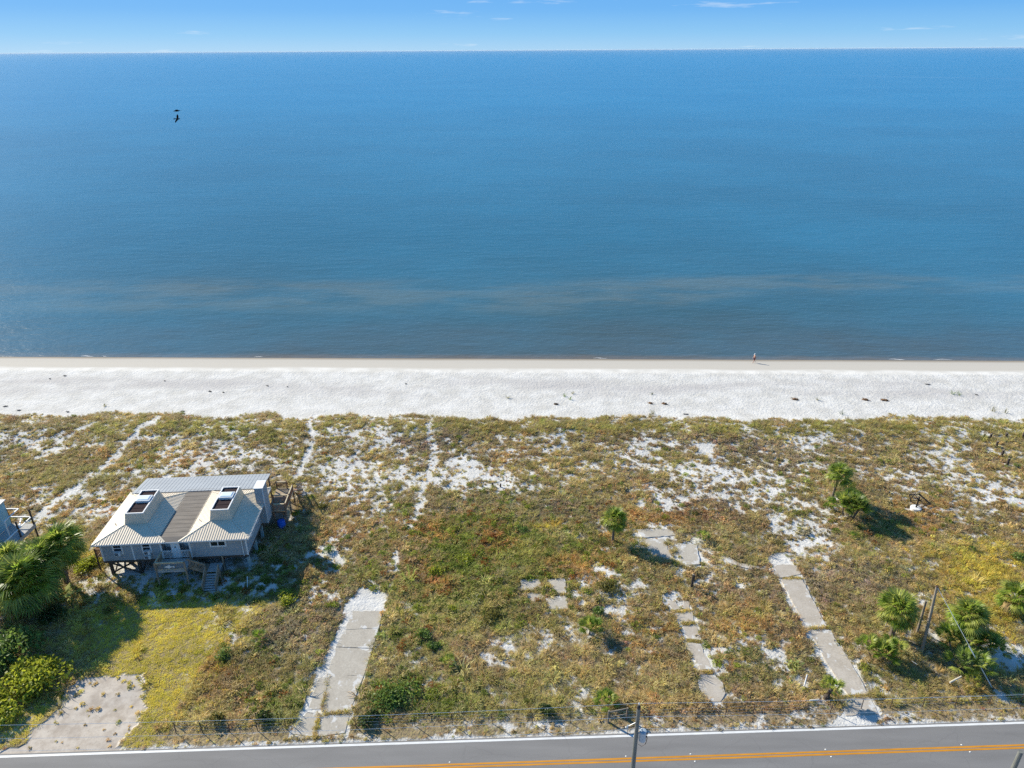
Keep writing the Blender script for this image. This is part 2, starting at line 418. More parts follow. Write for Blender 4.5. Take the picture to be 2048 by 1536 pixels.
def cover(x, y):
    """0..1 growth, palette weights, and lot mask at world points (z about 0)"""
    px, py = proj(x, y, np.zeros_like(x))
    wob = (fbm(x, y, 4.0, 21, 3) - .5)
    wob2 = (fbm(x, y, 4.0, 31, 3) - .5)
    qx, qy = px + wob * 46, py + wob2 * 30
    c = 0.665 + 0.14 * sstep(1000, 1080, py) + .08 * sstep(1380, 1430, py)
    for bx, by, rx, ry, w in COVER:
        d = ((qx - bx) / rx) ** 2 + ((qy - by) / ry) ** 2
        c = c + w * (.85 if w < 0 else .6) * np.exp(-d * 0.9)
    n1 = fbm(x, y * 1.15, 3.2, 41, 5, .62)
    n2 = fbm(x, y, 11, 51, 3)
    n0 = fbm(x, y * 1.2, .95, 45, 3, .7)
    c = c + (n1 - .5) * .75 + (n2 - .5) * .35 + (n0 - .5) * (1.45 - .12 * sstep(1000, 1080, py))
    for pts, wd, w in PATHS:
        d = path_dist(px + wob * 16, py + wob2 * 10, pts)
        c = c - w * 1.3 * (1 - sstep(wd * .55, wd * 1.25, d))
    ex, ey = px + wob * 14, py + wob2 * 9
    bare = np.zeros(np.shape(x))
    for P in (DRIVE_A, DRIVE_B):
        bare = np.maximum(bare, in_poly(ex, ey, P) * 1.0)
    lot = in_poly(px + wob * 60 + (fbm(x, y, .9, 25, 3) - .5) * 30, py + wob2 * 40 + (fbm(x, y, .9, 26, 3) - .5) * 20, LOT) * 1.0
    bare = np.maximum(bare, lot)
    for P in SLABS_C + SLABS_D + SLABS_E + SLABS_B:
        bare = np.maximum(bare, in_poly(px + wob * 6, py + wob2 * 4, P) * 1.0)
    c = c * (1 - bare) + (0.02 + .2 * np.maximum(n1 - .55, 0) + lot * .5 * np.maximum(n0 - .60, 0)) * bare
    # bare verge and front strip along the road
    inland = y - road_edge(x)
    verge = 1 - sstep(.25, .6 + .6 * n1, inland)
    c = c * (1 - verge * .45)
    # the seaward edge of the growth
    sh = shore_line(x) - y
    edge = 25.6 + (fbm(x, y * 0 + 3, 6, 61, 4) - .5) * 5.5 + (x < -20) * 0 
    c = c * sstep(edge, edge + 1.1, sh)
    W = np.zeros(np.shape(x) + (8,))
    h1, h2, h3 = fbm(x, y, 5, 71, 4, .6), fbm(x, y, 3.5, 81, 4, .6), fbm(x, y, 6, 91, 4, .6)
    W[..., 0] = .30 + 1.2 * np.maximum(h1 - .5, 0)
    W[..., 1] = .28 + 1.6 * np.maximum(h2 - .5, 0)
    W[..., 2] = .25 + 1.5 * np.maximum(.5 - h1, 0)
    W[..., 3] = 1.6 * np.maximum(h3 - .60, 0)
    W[..., 4] = 1.0 * np.maximum(.42 - h3, 0)
    W[..., 6] = .18 + 1.4 * np.maximum(.5 - h2, 0)
    for bx, by, rx, ry, k, w in HUE:
        d = ((qx - bx) / rx) ** 2 + ((qy - by) / ry) ** 2
        g = w * np.exp(-d * 0.9)
        W = W * (1 - g[..., None] * .8)
        W[..., k] += g
    W = W / W.sum(-1, keepdims=True)
    return np.clip(c, 0, 1.3), W, lot, px, py

# ------------------------------------------------------------------ the ground sheet
def axis(lo, f0, f1, hi, step, coarse):
    a = list(np.arange(f0, f1, step))
    left, d = [], step
    v = f0
    while v > lo:
        d *= coarse; v -= d; left.append(max(v, lo))
    right, d, v = [], step, a[-1]
    while v < hi:
        d *= coarse; v += d; right.append(min(v, hi))
    return np.array(left[::-1] + a + right)

gx = axis(-3000, -98, 98, 3000, 0.24, 1.35)
gy = axis(-800, 36.5, 123, 260, 0.24, 1.35)
GX, GY = np.meshgrid(gx, gy)
GZ = height(GX, GY)
C, W, LOTM, PX, PY = cover(GX, GY)
nx, ny = len(gx), len(gy)
verts = np.stack([GX, GY, GZ], -1).reshape(-1, 3)
ii = np.arange(nx * ny).reshape(ny, nx)
quads = np.stack([ii[:-1, :-1], ii[:-1, 1:], ii[1:, 1:], ii[1:, :-1]], -1).reshape(-1, 4)
gm = bpy.data.meshes.new('ground')
gm.vertices.add(len(verts)); gm.vertices.foreach_set('co', verts.ravel())
gm.loops.add(quads.size); gm.loops.foreach_set('vertex_index', quads.ravel().astype(np.int32))
gm.polygons.add(len(quads))
gm.polygons.foreach_set('loop_start', (np.arange(len(quads)) * 4).astype(np.int32))
gm.polygons.foreach_set('use_smooth', np.ones(len(quads), bool))
gm.update()
litter = (W.reshape(-1, 8) @ PAL) * 0.62
litter = litter * 0.75 + np.array([.19, .145, .10]) * 0.3
a = gm.attributes.new('litter', 'FLOAT_COLOR', 'POINT')
a.data.foreach_set('color', np.concatenate([litter, np.ones((len(litter), 1))], 1).astype(np.float32).ravel())
a = gm.attributes.new('growth', 'FLOAT', 'POINT'); a.data.foreach_set('value', C.ravel().astype(np.float32))
a = gm.attributes.new('lot', 'FLOAT', 'POINT'); a.data.foreach_set('value', LOTM.ravel().astype(np.float32))
SH = (shore_line(GX) - GY)
a = gm.attributes.new('inland', 'FLOAT', 'POINT'); a.data.foreach_set('value', SH.ravel().astype(np.float32))

def ground_material():
    m, nt, b = nodes_of('sand_and_litter')
    N, L = nt.nodes, nt.links
    def math_(op, a_, b_=None):
        n = N.new('ShaderNodeMath'); n.operation = op
        for i, v in enumerate((a_, b_)):
            if v is None: continue
            if isinstance(v, (int, float)): n.inputs[i].default_value = v
            else: L.new(v, n.inputs[i])
        return n.outputs[0]
    def attr(n_):
        n = N.new('ShaderNodeAttribute'); n.attribute_name = n_; return n
    def rng(v, a0, a1, b0=0, b1=1):
        n = N.new('ShaderNodeMapRange'); n.interpolation_type = 'SMOOTHSTEP'
        L.new(v, n.inputs['Value'])
        for k, q in zip(('From Min', 'From Max', 'To Min', 'To Max'), (a0, a1, b0, b1)): n.inputs[k].default_value = q
        return n.outputs['Result']
    def mix(f, A, B):
        n = N.new('ShaderNodeMix'); n.data_type = 'RGBA'
        if isinstance(f, (int, float)): n.inputs['Factor'].default_value = f
        else: L.new(f, n.inputs['Factor'])
        for nm, v in (('A', A), ('B', B)):
            if isinstance(v, tuple): n.inputs[nm].default_value = (*v, 1)
            else: L.new(v, n.inputs[nm])
        return n.outputs['Result']
    tc = N.new('ShaderNodeTexCoord')
    def noise(scale, detail=5, rough=.6, st=(1, 1, 1)):
        mp = N.new('ShaderNodeMapping'); mp.inputs['Scale'].default_value = st
        L.new(tc.outputs['Object'], mp.inputs['Vector'])
        n = N.new('ShaderNodeTexNoise'); n.inputs['Scale'].default_value = scale
        n.inputs['Detail'].default_value = detail; n.inputs['Roughness'].default_value = rough
        L.new(mp.outputs['Vector'], n.inputs['Vector'])
        return n.outputs['Fac']
    n_f = noise(2.6, 6, .7)
    n_c = noise(.35, 4, .6)
    n_l = noise(.10, 4, .6, (.35, 1.6, 1))
    growth = attr('growth').outputs['Fac']
    inland = attr('inland').outputs['Fac']
    lot = attr('lot').outputs['Fac']
    sand = mix(rng(n_c, .3, .7), (.455, .438, .40), (.57, .555, .52))
    # damp wrack band and wet sand near the water
    band = math_('MULTIPLY', rng(inland, 10, 14), rng(inland, 21, 15.5))
    band = math_('MULTIPLY', band, rng(n_l, .36, .62))
    sand = mix(math_('MULTIPLY', band, .8), sand, (.39, .37, .35))
    wet = rng(math_('ADD', inland, math_('MULTIPLY', n_l, 3.0)), 9.4, 7.6)
    sand = mix(wet, sand, (.39, .365, .32))
    wet2 = rng(math_('ADD', inland, math_('MULTIPLY', n_l, 1.0)), 2.4, .5)
    sand = mix(wet2, sand, (.20, .17, .13))
    sand = mix(math_('MULTIPLY', lot, .85), sand, mix(rng(noise(.8, 6, .7), .34, .64), (.29, .235, .18), (.45, .39, .32)))
    g = math_('ADD', growth, math_('MULTIPLY', math_('SUBTRACT', n_f, .5), 1.3))
    cov = rng(g, .36, .80)
    lit = mix(rng(noise(5, 4), .3, .7), attr('litter').outputs['Color'], (.17, .128, .088))
    base = mix(cov, sand, lit)
    # specks of dried weed and shells on open sand
    sp = noise(7.0, 2, .5)
    base = mix(math_('MULTIPLY', rng(sp, .68, .74), .75), base, (.20, .17, .14))
    L.new(base, b.inputs['Base Color'])
    b.inputs['Roughness'].default_value = .9
    b.inputs['Specular IOR Level'].default_value = .15
    # footprints and ripples
    h = math_('ADD', math_('MULTIPLY', noise(1.6, 5, .65), .9), math_('MULTIPLY', noise(6.0, 3, .6), .35))
    h = math_('ADD', h, math_('MULTIPLY', noise(3.1, 2, .5), .55))
    dry = math_('MULTIPLY', rng(inland, 7.4, 9.5), math_('ADD', math_('MULTIPLY', cov, .2), .8))
    h = math_('MULTIPLY', h, math_('MULTIPLY', dry, math_('SUBTRACT', 1.0, math_('MULTIPLY', lot, .93))))
    bp = N.new('ShaderNodeBump'); bp.inputs['Strength'].default_value = .65; bp.inputs['Distance'].default_value = .26
    L.new(h, bp.inputs['Height'])
    L.new(bp.outputs['Normal'], b.inputs['Normal'])
    return m

gm.materials.append(ground_material())
ground = link('ground', gm)
tag(ground, kind='structure')

# ------------------------------------------------------------------ the sea
def sea_material():
    m, nt, b = nodes_of('sea_water')
    N, L = nt.nodes, nt.links
    def math_(op, a_, b_=None, c_=None):
        n = N.new('ShaderNodeMath'); n.operation = op
        for i, v in enumerate((a_, b_, c_)):
            if v is None: continue
            if isinstance(v, (int, float)): n.inputs[i].default_value = v
            else: L.new(v, n.inputs[i])
        return n.outputs[0]
    def rng(v, a0, a1, b0=0, b1=1):
        n = N.new('ShaderNodeMapRange'); n.interpolation_type = 'SMOOTHSTEP'
        L.new(v, n.inputs['Value'])
        for k, q in zip(('From Min', 'From Max', 'To Min', 'To Max'), (a0, a1, b0, b1)): n.inputs[k].default_value = q
        return n.outputs['Result']
    def mix(f, A, B):
        n = N.new('ShaderNodeMix'); n.data_type = 'RGBA'
        L.new(f, n.inputs['Factor'])
        for nm, v in (('A', A), ('B', B)):
            if isinstance(v, tuple): n.inputs[nm].default_value = (*v, 1)
            else: L.new(v, n.inputs[nm])
        return n.outputs['Result']
    geo = N.new('ShaderNodeNewGeometry')
    def noise(scale, st=(1, 1, 1), detail=4, rough=.55, rot=0):
        mp = N.new('ShaderNodeMapping'); mp.inputs['Scale'].default_value = st; mp.inputs['Rotation'].default_value = (0, 0, rot)
        L.new(geo.outputs['Position'], mp.inputs['Vector'])
        n = N.new('ShaderNodeTexNoise'); n.inputs['Scale'].default_value = scale
        n.inputs['Detail'].default_value = detail; n.inputs['Roughness'].default_value = rough
        L.new(mp.outputs['Vector'], n.inputs['Vector'])
        return n.outputs['Fac']
    sx = N.new('ShaderNodeSeparateXYZ'); L.new(geo.outputs['Position'], sx.inputs[0])
    X, Y = sx.outputs[0], sx.outputs[1]
    off = math_('SUBTRACT', Y, math_('ADD', math_('MULTIPLY', X, -.0255), 120.7))     # metres offshore
    wob = noise(.03, (1, 2.5, 1), 5)
    offw = math_('ADD', off, math_('MULTIPLY', math_('SUBTRACT', wob, .5), 22))
    # the depth of the bar: a shoal 34-48 m offshore, bending seaward to the right
    bar_c = math_('ADD', 37.0, math_('MULTIPLY', rng(X, 5, 70), 10))
    bar_w = math_('ADD', 12.5, math_('MULTIPLY', rng(X, 20, 70), -5))
    bd = math_('DIVIDE', math_('ABSOLUTE', math_('SUBTRACT', math_('ADD', off, math_('MULTIPLY', math_('SUBTRACT', wob, .5), 9)), bar_c)), bar_w)
    bar = math_('MULTIPLY', rng(bd, 1.3, .45), rng(noise(.045, (1, 2.6, 1), 6, .65), .34, .62, .12, 1))
    deep = mix(rng(offw, 50, 800), (.022, .096, .134), (.006, .131, .235))
    deep = mix(rng(off, 400, 4000), deep, (.002, .149, .275))
    near = mix(rng(offw, 1, 30), (.060, .075, .068), (.036, .076, .080))
    col = mix(rng(offw, 18, 100), near, deep)
    col = mix(math_('MULTIPLY', bar, .58), col, (.120, .128, .088))
    edge = math_('ADD', off, math_('MULTIPLY', math_('SUBTRACT', noise(.25, (1, 2, 1), 3), .5), 2.0))
    col = mix(math_('MULTIPLY', rng(edge, 2.6, .3), .75), col, (.14, .105, .065))
    # broad patches ruffled by wind
    patch = noise(.006, (1, 1.3, 1), 6, .65, .4)
    col = mix(math_('MULTIPLY', rng(patch, .34, .70), .35), col, (.030, .20, .32))
    # slick line far out on the right
    ln = math_('ABSOLUTE', math_('SUBTRACT', Y, math_('ADD', math_('MULTIPLY', X, -.95), 2231)))
    col = mix(math_('MULTIPLY', math_('MULTIPLY', rng(ln, 9, 3), rng(X, 480, 800)), .28), col, (.5, .5, .5))
    L.new(col, b.inputs['Base Color'])
    b.inputs['Roughness'].default_value = .21
    b.inputs['IOR'].default_value = 1.33
    b.inputs['Specular IOR Level'].default_value = .5
    h = math_('MULTIPLY', noise(.8, (.8, 1.5, 1), 5, .6, .6), .45)
    h = math_('ADD', h, math_('MULTIPLY', noise(.22, (.7, 1.7, 1), 4, .6, .35), 1.05))
    h = math_('ADD', h, math_('MULTIPLY', noise(.045, (.5, 2.0, 1), 4, .6, .12), 1.0))
    bp = N.new('ShaderNodeBump'); bp.inputs['Strength'].default_value = .42; bp.inputs['Distance'].default_value = .5
    L.new(h, bp.inputs['Height'])
    L.new(bp.outputs['Normal'], b.inputs['Normal'])
    return m

sea = MB()
xs = [-90000, -20000, -3000, -400, 400, 3000, 20000, 90000]
ys = [118 - 30, 160, 400, 1500, 6000, 25000, 110000]
sv = [(x, y - .0255 * x if abs(x) <= 400 else y - 0.0255 * math.copysign(400, x), SEA_Z) for y in ys for x in xs]
sf = [(j * 8 + i, j * 8 + i + 1, (j + 1) * 8 + i + 1, (j + 1) * 8 + i) for j in range(len(ys) - 1) for i in range(7)]
sea.raw(sv, sf)
o = sea.build('sea', sea_material())
tag(o, kind='structure')

# breaking edge: thin foam ribbons lying at the waterline
foam = MB()
for (px, ln, w) in ((170, 2.6, .16), (205, .9, .12), (515, 1.6, .12), (1200, 2.6, .16), (1790, 3.0, .18), (1880, 3.6, .12)):
    p = at(px, 716, SEA_Z)
    n = 10
    for i in range(n):
        t0, t1 = i / n, (i + 1) / n
        q = []
        for t, s in ((t0, -1), (t1, -1), (t1, 1), (t0, 1)):
            x = p[0] + (t - .5) * ln
            wv = w * math.sin(PI * min(max(t, .02), .98)) * (.6 + .6 * float(vnoise(x * 5, 3, 1, 2)))
            y = shore_line(x) + .12 * math.sin(x * 2.1) + .25 + s * wv * .5
            q.append((x, y, SEA_Z + .03))
        foam.poly(q)
o = foam.build('sea_foam', mat('foam_white', (.80, .80, .78), .6, .12, 8))
tag(o, 'thin broken lines of white foam along the waterline', 'foam', kind='stuff')

# ------------------------------------------------------------------ the road
def strip(name, off0, off1, z, material, x0=-600, x1=600, n=48, parent=None):
    b_ = MB()
    xs_ = np.linspace(x0, x1, n + 1)
    v = [(x, road_edge(x) + o_, z) for x in xs_ for o_ in (off0, off1)]
    b_.raw(v, [(2 * i, 2 * i + 2, 2 * i + 3, 2 * i + 1) for i in range(n)])
    return b_.build(name, material, parent)

def asphalt_material():
    m, nt, b = nodes_of('asphalt')
    N, L = nt.nodes, nt.links
    tc = N.new('ShaderNodeTexCoord')
    def noise(scale, st=(1, 1, 1), d=5):
        mp = N.new('ShaderNodeMapping'); mp.inputs['Scale'].default_value = st; L.new(tc.outputs['Object'], mp.inputs['Vector'])
        n = N.new('ShaderNodeTexNoise'); n.inputs['Scale'].default_value = scale; n.inputs['Detail'].default_value = d
        L.new(mp.outputs['Vector'], n.inputs['Vector']); return n, mp
    n1, _ = noise(1.2, (.12, 1, 1)); n2, _ = noise(30)
    r1 = N.new('ShaderNodeValToRGB')
    r1.color_ramp.elements[0].position = .3; r1.color_ramp.elements[0].color = (.19, .184, .178, 1)
    r1.color_ramp.elements[1].position = .7; r1.color_ramp.elements[1].color = (.235, .228, .22, 1)
    L.new(n1.outputs['Fac'], r1.inputs['Fac'])
    mx = N.new('ShaderNodeMix'); mx.data_type = 'RGBA'; mx.blend_type = 'MULTIPLY'; mx.inputs['Factor'].default_value = .5
    L.new(r1.outputs['Color'], mx.inputs['A'])
    L.new(n2.outputs['Fac'], mx.inputs['B'])
    # fine cracks
    vo = N.new('ShaderNodeTexVoronoi'); vo.feature = 'DISTANCE_TO_EDGE'; vo.inputs['Scale'].default_value = .16
    mp = N.new('ShaderNodeMapping'); mp.inputs['Scale'].default_value = (1, 1.4, 1)
    n3, _ = noise(.8)
    ad = N.new('ShaderNodeVectorMath'); ad.operation = 'ADD'
    L.new(tc.outputs['Object'], ad.inputs[0]); L.new(n3.outputs['Color'], ad.inputs[1])
    L.new(ad.outputs[0], mp.inputs['Vector']); L.new(mp.outputs['Vector'], vo.inputs['Vector'])
    lt = N.new('ShaderNodeMapRange'); lt.inputs['From Min'].default_value = .004; lt.inputs['From Max'].default_value = .010
    lt.inputs['To Min'].default_value = .13; lt.inputs['To Max'].default_value = 0
    L.new(vo.outputs['Distance'], lt.inputs['Value'])
    m2 = N.new('ShaderNodeMix'); m2.data_type = 'RGBA'; m2.inputs['B'].default_value = (.075, .072, .07, 1)
    L.new(lt.outputs['Result'], m2.inputs['Factor']); L.new(mx.outputs['Result'], m2.inputs['A'])
    L.new(m2.outputs['Result'], b.inputs['Base Color'])
    b.inputs['Roughness'].default_value = .85
    bp = N.new('ShaderNodeBump'); bp.inputs['Strength'].default_value = .25; bp.inputs['Distance'].default_value = .01
    L.new(n2.outputs['Fac'], bp.inputs['Height']); L.new(bp.outputs['Normal'], b.inputs['Normal'])
    return m

M_ASPH = asphalt_material()
M_WLINE = mat('white_road_paint', (.62, .62, .60), .6, .22, 2.5, stretch=(.5, 4, 1))
M_YLINE = mat('yellow_road_paint', (.50, .215, .014), .6, .28, 2.0, stretch=(.3, 4, 1))
road = MB()
xs_ = np.linspace(-600, 600, 49)
rv = [(x, road_edge(x) + o_, z_) for x in xs_ for o_, z_ in ((.28, -.05), (.22, .02), (-2.2, .05), (-4.6, .02), (-4.66, -.05))]
rf = [(5 * i + k, 5 * i + 5 + k, 5 * i + 6 + k, 5 * i + 1 + k)[::-1] for i in range(48) for k in range(4)]
road.raw(rv, rf)
road_o = road.build('road', M_ASPH)
tag(road_o, kind='structure')
def rz(o_): return .02 + .03 * (1 - abs(o_ + 2.2) / 2.4)
def line(name, o0, o1, material):
    b_ = MB()
    for i in range(48):
        xa, xb = xs_[i], xs_[i + 1]
        b_.poly([(xa, road_edge(xa) + o0, rz(o0) + .005), (xb, road_edge(xb) + o0, rz(o0) + .005), (xb, road_edge(xb) + o1, rz(o1) + .005), (xa, road_edge(xa) + o1, rz(o1) + .005)])
    return b_.build(name, material, road_o)
line('edge_line', -.11, .09, M_WLINE)
line('edge_line', -4.5, -4.32, M_WLINE)
line('centre_line', -2.12, -1.96, M_YLINE)
line('centre_line', -2.36, -2.20, M_YLINE)
# raised pavement markers
mk = MB()
mk.raw([(-.06, -.05, 0), (.06, -.05, 0), (.06, .05, 0), (-.06, .05, 0), (-.04, -.02, .025), (.04, -.02, .025), (.04, .02, .025), (-.04, .02, .025)],
       [(4, 5, 6, 7), (0, 1, 5, 4), (1, 2, 6, 5), (2, 3, 7, 6), (3, 0, 4, 7)])
mkm = mk.mesh('pavement_marker'); mkm.materials.append(mat('marker_white', (.8, .78, .7), .4, .1))
for px, o_ in ((1384, -1.84), (1389, -2.48), (1660, -1.84), (1665, -2.48), (1942, -1.84), (1950, -2.48), (1253, -1.84), (900, -1.84), (905, -2.48)):
    x = at(px, 1520, 0)[0]
    q = link('pavement_marker', mkm, road_o)
    q.location = (x, road_edge(x) + o_, rz(o_) + .002)

# ------------------------------------------------------------------ concrete slabs of the vanished houses
def concrete_material(name, a_, b_):
    m, nt, b = nodes_of(name)
    N, L = nt.nodes, nt.links
    tc = N.new('ShaderNodeTexCoord')
    def noise(sc, d=5, r_=.6):
        n = N.new('ShaderNodeTexNoise'); n.inputs['Scale'].default_value = sc; n.inputs['Detail'].default_value = d; n.inputs['Roughness'].default_value = r_
        L.new(tc.outputs['Object'], n.inputs['Vector']); return n.outputs['Fac']
    r = N.new('ShaderNodeValToRGB')
    r.color_ramp.elements[0].position = .35; r.color_ramp.elements[0].color = (*a_, 1)
    r.color_ramp.elements[1].position = .62; r.color_ramp.elements[1].color = (*b_, 1)
    L.new(noise(.6, 6), r.inputs['Fac'])
    mr = N.new('ShaderNodeMapRange'); mr.inputs['From Min'].default_value = .3; mr.inputs['From Max'].default_value = .7; mr.inputs['To Min'].default_value = .80; mr.inputs['To Max'].default_value = 1.06
    L.new(noise(7), mr.inputs['Value'])
    mx = N.new('ShaderNodeMix'); mx.data_type = 'RGBA'; mx.blend_type = 'MULTIPLY'; mx.inputs['Factor'].default_value = 1
    L.new(r.outputs['Color'], mx.inputs['A']); L.new(mr.outputs['Result'], mx.inputs['B'])
    at_ = N.new('ShaderNodeAttribute'); at_.attribute_name = 'fringe'
    ad = N.new('ShaderNodeMath'); ad.operation = 'MULTIPLY_ADD'; ad.inputs[1].default_value = 3.4
    L.new(noise(.9, 6, .65), ad.inputs[0]); L.new(at_.outputs['Fac'], ad.inputs[2])
    st = N.new('ShaderNodeMapRange'); st.interpolation_type = 'SMOOTHSTEP'; st.inputs['From Min'].default_value = 2.02; st.inputs['From Max'].default_value = 2.22
    L.new(ad.outputs[0], st.inputs['Value'])
    m2 = N.new('ShaderNodeMix'); m2.data_type = 'RGBA'; m2.inputs['B'].default_value = (.49, .48, .455, 1)
    L.new(st.outputs['Result'], m2.inputs['Factor']); L.new(mx.outputs['Result'], m2.inputs['A'])
    L.new(m2.outputs['Result'], b.inputs['Base Color'])
    b.inputs['Roughness'].default_value = .9; b.inputs['Specular IOR Level'].default_value = .15
    return m
M_CONC = concrete_material('weathered_concrete', (.355, .32, .265), (.41, .375, .315))
M_CONC2 = concrete_material('tan_concrete', (.36, .315, .255), (.43, .385, .325))

def slab_set(name, slabs, material, label, thick=.035, jit=.07):
    r_ = bpy.data.objects.new(name, None); COL.objects.link(r_)
    c0 = gat(*np.mean([np.mean(s, axis=0) for s in slabs], axis=0)); r_.location = c0
    tag(r_, label, None, kind='structure')
    for s in slabs:
        pts = [gat(*p) for p in s]
        # ragged outline: extra points along every edge
        out = []
        for i, p in enumerate(pts):
            q = pts[(i + 1) % len(pts)]
            L_ = np.linalg.norm(q - p); k = max(2, int(L_ / .45))
            for t in range(k):
                m_ = p + (q - p) * t / k
                out.append((m_[0] - c0[0] + random.uniform(-jit, jit), m_[1] - c0[1] + random.uniform(-jit, jit)))
        n = len(out)
        ctr = np.mean(out, axis=0)
        zf = lambda q: float(height(q[0] + c0[0], q[1] + c0[1])) - c0[2] + thick
        rings, fr_ = [], []
        for k in (1.0, .80, .4):
            rings.append([(ctr[0] + (x - ctr[0]) * k, ctr[1] + (y - ctr[1]) * k) for x, y in out])
        zt = max(zf(q) for q in rings[0] + rings[1] + [tuple(ctr)]) * .5 + np.mean([zf(q) for q in rings[0]]) * .5
        mb = MB()
        mb.v = [(x, y, zt - .35) for x, y in rings[0]] + [(x, y, zt) for rg in rings for x, y in rg] + [(ctr[0], ctr[1], zt)]
        fr_ = [.32] * (2 * n) + [.10] * n + [0] * (n + 1)
        for k in range(3):
            for i in range(n):
                j = (i + 1) % n
                mb.f.append((k * n + i, k * n + j, (k + 1) * n + j, (k + 1) * n + i))
        for i in range(n):
            mb.f.append((3 * n + i, 3 * n + (i + 1) % n, 4 * n))
        so = mb.build('slab', material, r_, fix=True)
        so.data.attributes.new('fringe', 'FLOAT', 'POINT').data.foreach_set('value', np.array(fr_, np.float32))
    return r_
slab_set('driveway', SLABS_A, M_CONC, 'long grey concrete driveway beside the stilt house', jit=.022)
slab_set('driveway', SLABS_B, M_CONC2, 'narrow sandy concrete driveway on the right lot')
slab_set('walkway', SLABS_C, M_CONC2, 'broken line of tan concrete walkway slabs')
slab_set('pavement', SLABS_E, M_CONC, 'pale sandy foundation remains beside the lone cabbage palm')
slab_set('pavement', SLABS_D, M_CONC, 'four grey concrete pads set two by two in the grass')
# ------------------------------------------------------------------ the stilt house
HX, HY, HA = -42.66, 59.38, math.radians(3.606)
house = empty('stilt_house', (HX, HY, 0), 'grey beach house on stilts with twin cream hipped roofs', 'house', rotz=HA)
def hw(u, v, z): return (HX + u * math.cos(HA) - v * math.sin(HA), HY + u * math.sin(HA) + v * math.cos(HA), z)

def siding_material(name, col):
    m = mat(name, col, .7, .14, 1.2, spec=.2, stretch=(.4, .4, 3))
    return m
M_SIDE = siding_material('grey_siding', (.33, .345, .345))
M_TRIM = mat('white_trim', (.66, .66, .64), .55, .08, 3)
M_CREAM = mat('cream_metal', (.66, .56, .42), .42, .08, .8, spec=.4)
M_CREAMW = mat('cream_cladding', (.58, .51, .39), .5, .10, 1.2)
M_BROWNR = mat('brown_roofing', (.155, .135, .115), .8, .35, 1.1, bump=.3, bscale=12, stretch=(.35, 2.2, 1))
M_GREYR = mat('grey_metal_roof', (.30, .32, .335), .5, .14, .5, spec=.4, stretch=(.5, 3, 1))
M_DARK = mat('dark_membrane', (.045, .033, .034), .95, .3, 1.5, spec=.03, stretch=(.4, 3, 1))
M_GLASS = mat('window_glass', (.02, .025, .032), .06, .1, 2, spec=.6)
M_SKYL = mat('skylight_dome', (.62, .70, .72), .25, .08, 2, spec=.5)
M_WOOD = mat('weathered_wood', (.30, .235, .165), .8, .35, 2.5, bump=.3, bscale=25, stretch=(1, 1, .3))
M_WOODL = mat('pale_lumber', (.56, .46, .30), .75, .2, 3)
M_WOODR = mat('red_brown_lumber', (.30, .17, .10), .8, .3, 3)
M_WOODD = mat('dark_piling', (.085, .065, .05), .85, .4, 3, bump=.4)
M_GREYW = mat('grey_deck_board', (.38, .375, .36), .8, .25, 3)
M_TEAL = mat('painted_post', (.32, .38, .37), .7, .2, 2)
M_ACW = mat('appliance_white', (.62, .64, .63), .5, .15, 3)
M_BLUE = mat('blue_plastic', (.02, .12, .52), .35, .15, 3, spec=.5)
M_LATT = mat('lattice_wood', (.24, .21, .17), .8, .3, 3)

ZB, ZE = 2.0, 4.35
# walls: clapboards as real laps
def clap_wall(mb, p, q, z0, z1, n, lap=.155):
    """lapped boards from p to q (plan), outward normal n"""
    k = int(round((z1 - z0) / lap))
    for i in range(k):
        a, b_ = z0 + (z1 - z0) * i / k, z0 + (z1 - z0) * (i + 1) / k
        o0, o1 = .022, .004
        P = [(p[0] + n[0] * o0, p[1] + n[1] * o0, a), (q[0] + n[0] * o0, q[1] + n[1] * o0, a), (q[0] + n[0] * o1, q[1] + n[1] * o1, b_), (p[0] + n[0] * o1, p[1] + n[1] * o1, b_)]
        mb.poly(P)
        mb.poly([(p[0] + n[0] * o1, p[1] + n[1] * o1, a), (q[0] + n[0] * o1, q[1] + n[1] * o1, a), P[1], P[0]])
mb = MB()
clap_wall(mb, (0, 0), (6.05, 0), ZB, ZE, (0, -1))
clap_wall(mb, (9.0, 0), (14.75, 0), ZB, ZE, (0, -1))
clap_wall(mb, (6.05, .95), (9.0, .95), ZB, ZE, (0, -1))
clap_wall(mb, (14.75, 0), (14.75, 8.6), ZB, ZE, (1, 0))
clap_wall(mb, (14.75, 8.6), (0, 8.6), ZB, ZE, (0, 1))
clap_wall(mb, (0, 8.6), (0, 0), ZB, ZE, (-1, 0))
clap_wall(mb, (6.05, 0), (6.05, .95), ZB, ZE, (1, 0))
clap_wall(mb, (9.0, .95), (9.0, 0), ZB, ZE, (-1, 0))
mb.build('wall', M_SIDE, house)
fl = MB()
fl.box((-.02, -.02, ZB - .28), (14.77, 8.62, ZB - .004))
fl.build('floor_frame', M_WOODD, house)
soff = MB()
soff.box((-.48, -.48, ZE - .02), (15.28, 9.05, ZE + .02))
soff.build('soffit', M_TRIM, house)
fas = MB()
for (a_, b_) in (((-.53, -.53), (15.33, -.49)), ((-.53, 9.06), (15.33, 9.10)), ((-.53, -.487), (-.49, 9.057)), ((15.29, -.487), (15.33, 9.057))):
    fas.box((a_[0], a_[1], ZE - .10), (b_[0], b_[1], ZE + .045))
fas.build('fascia', M_TRIM, house)

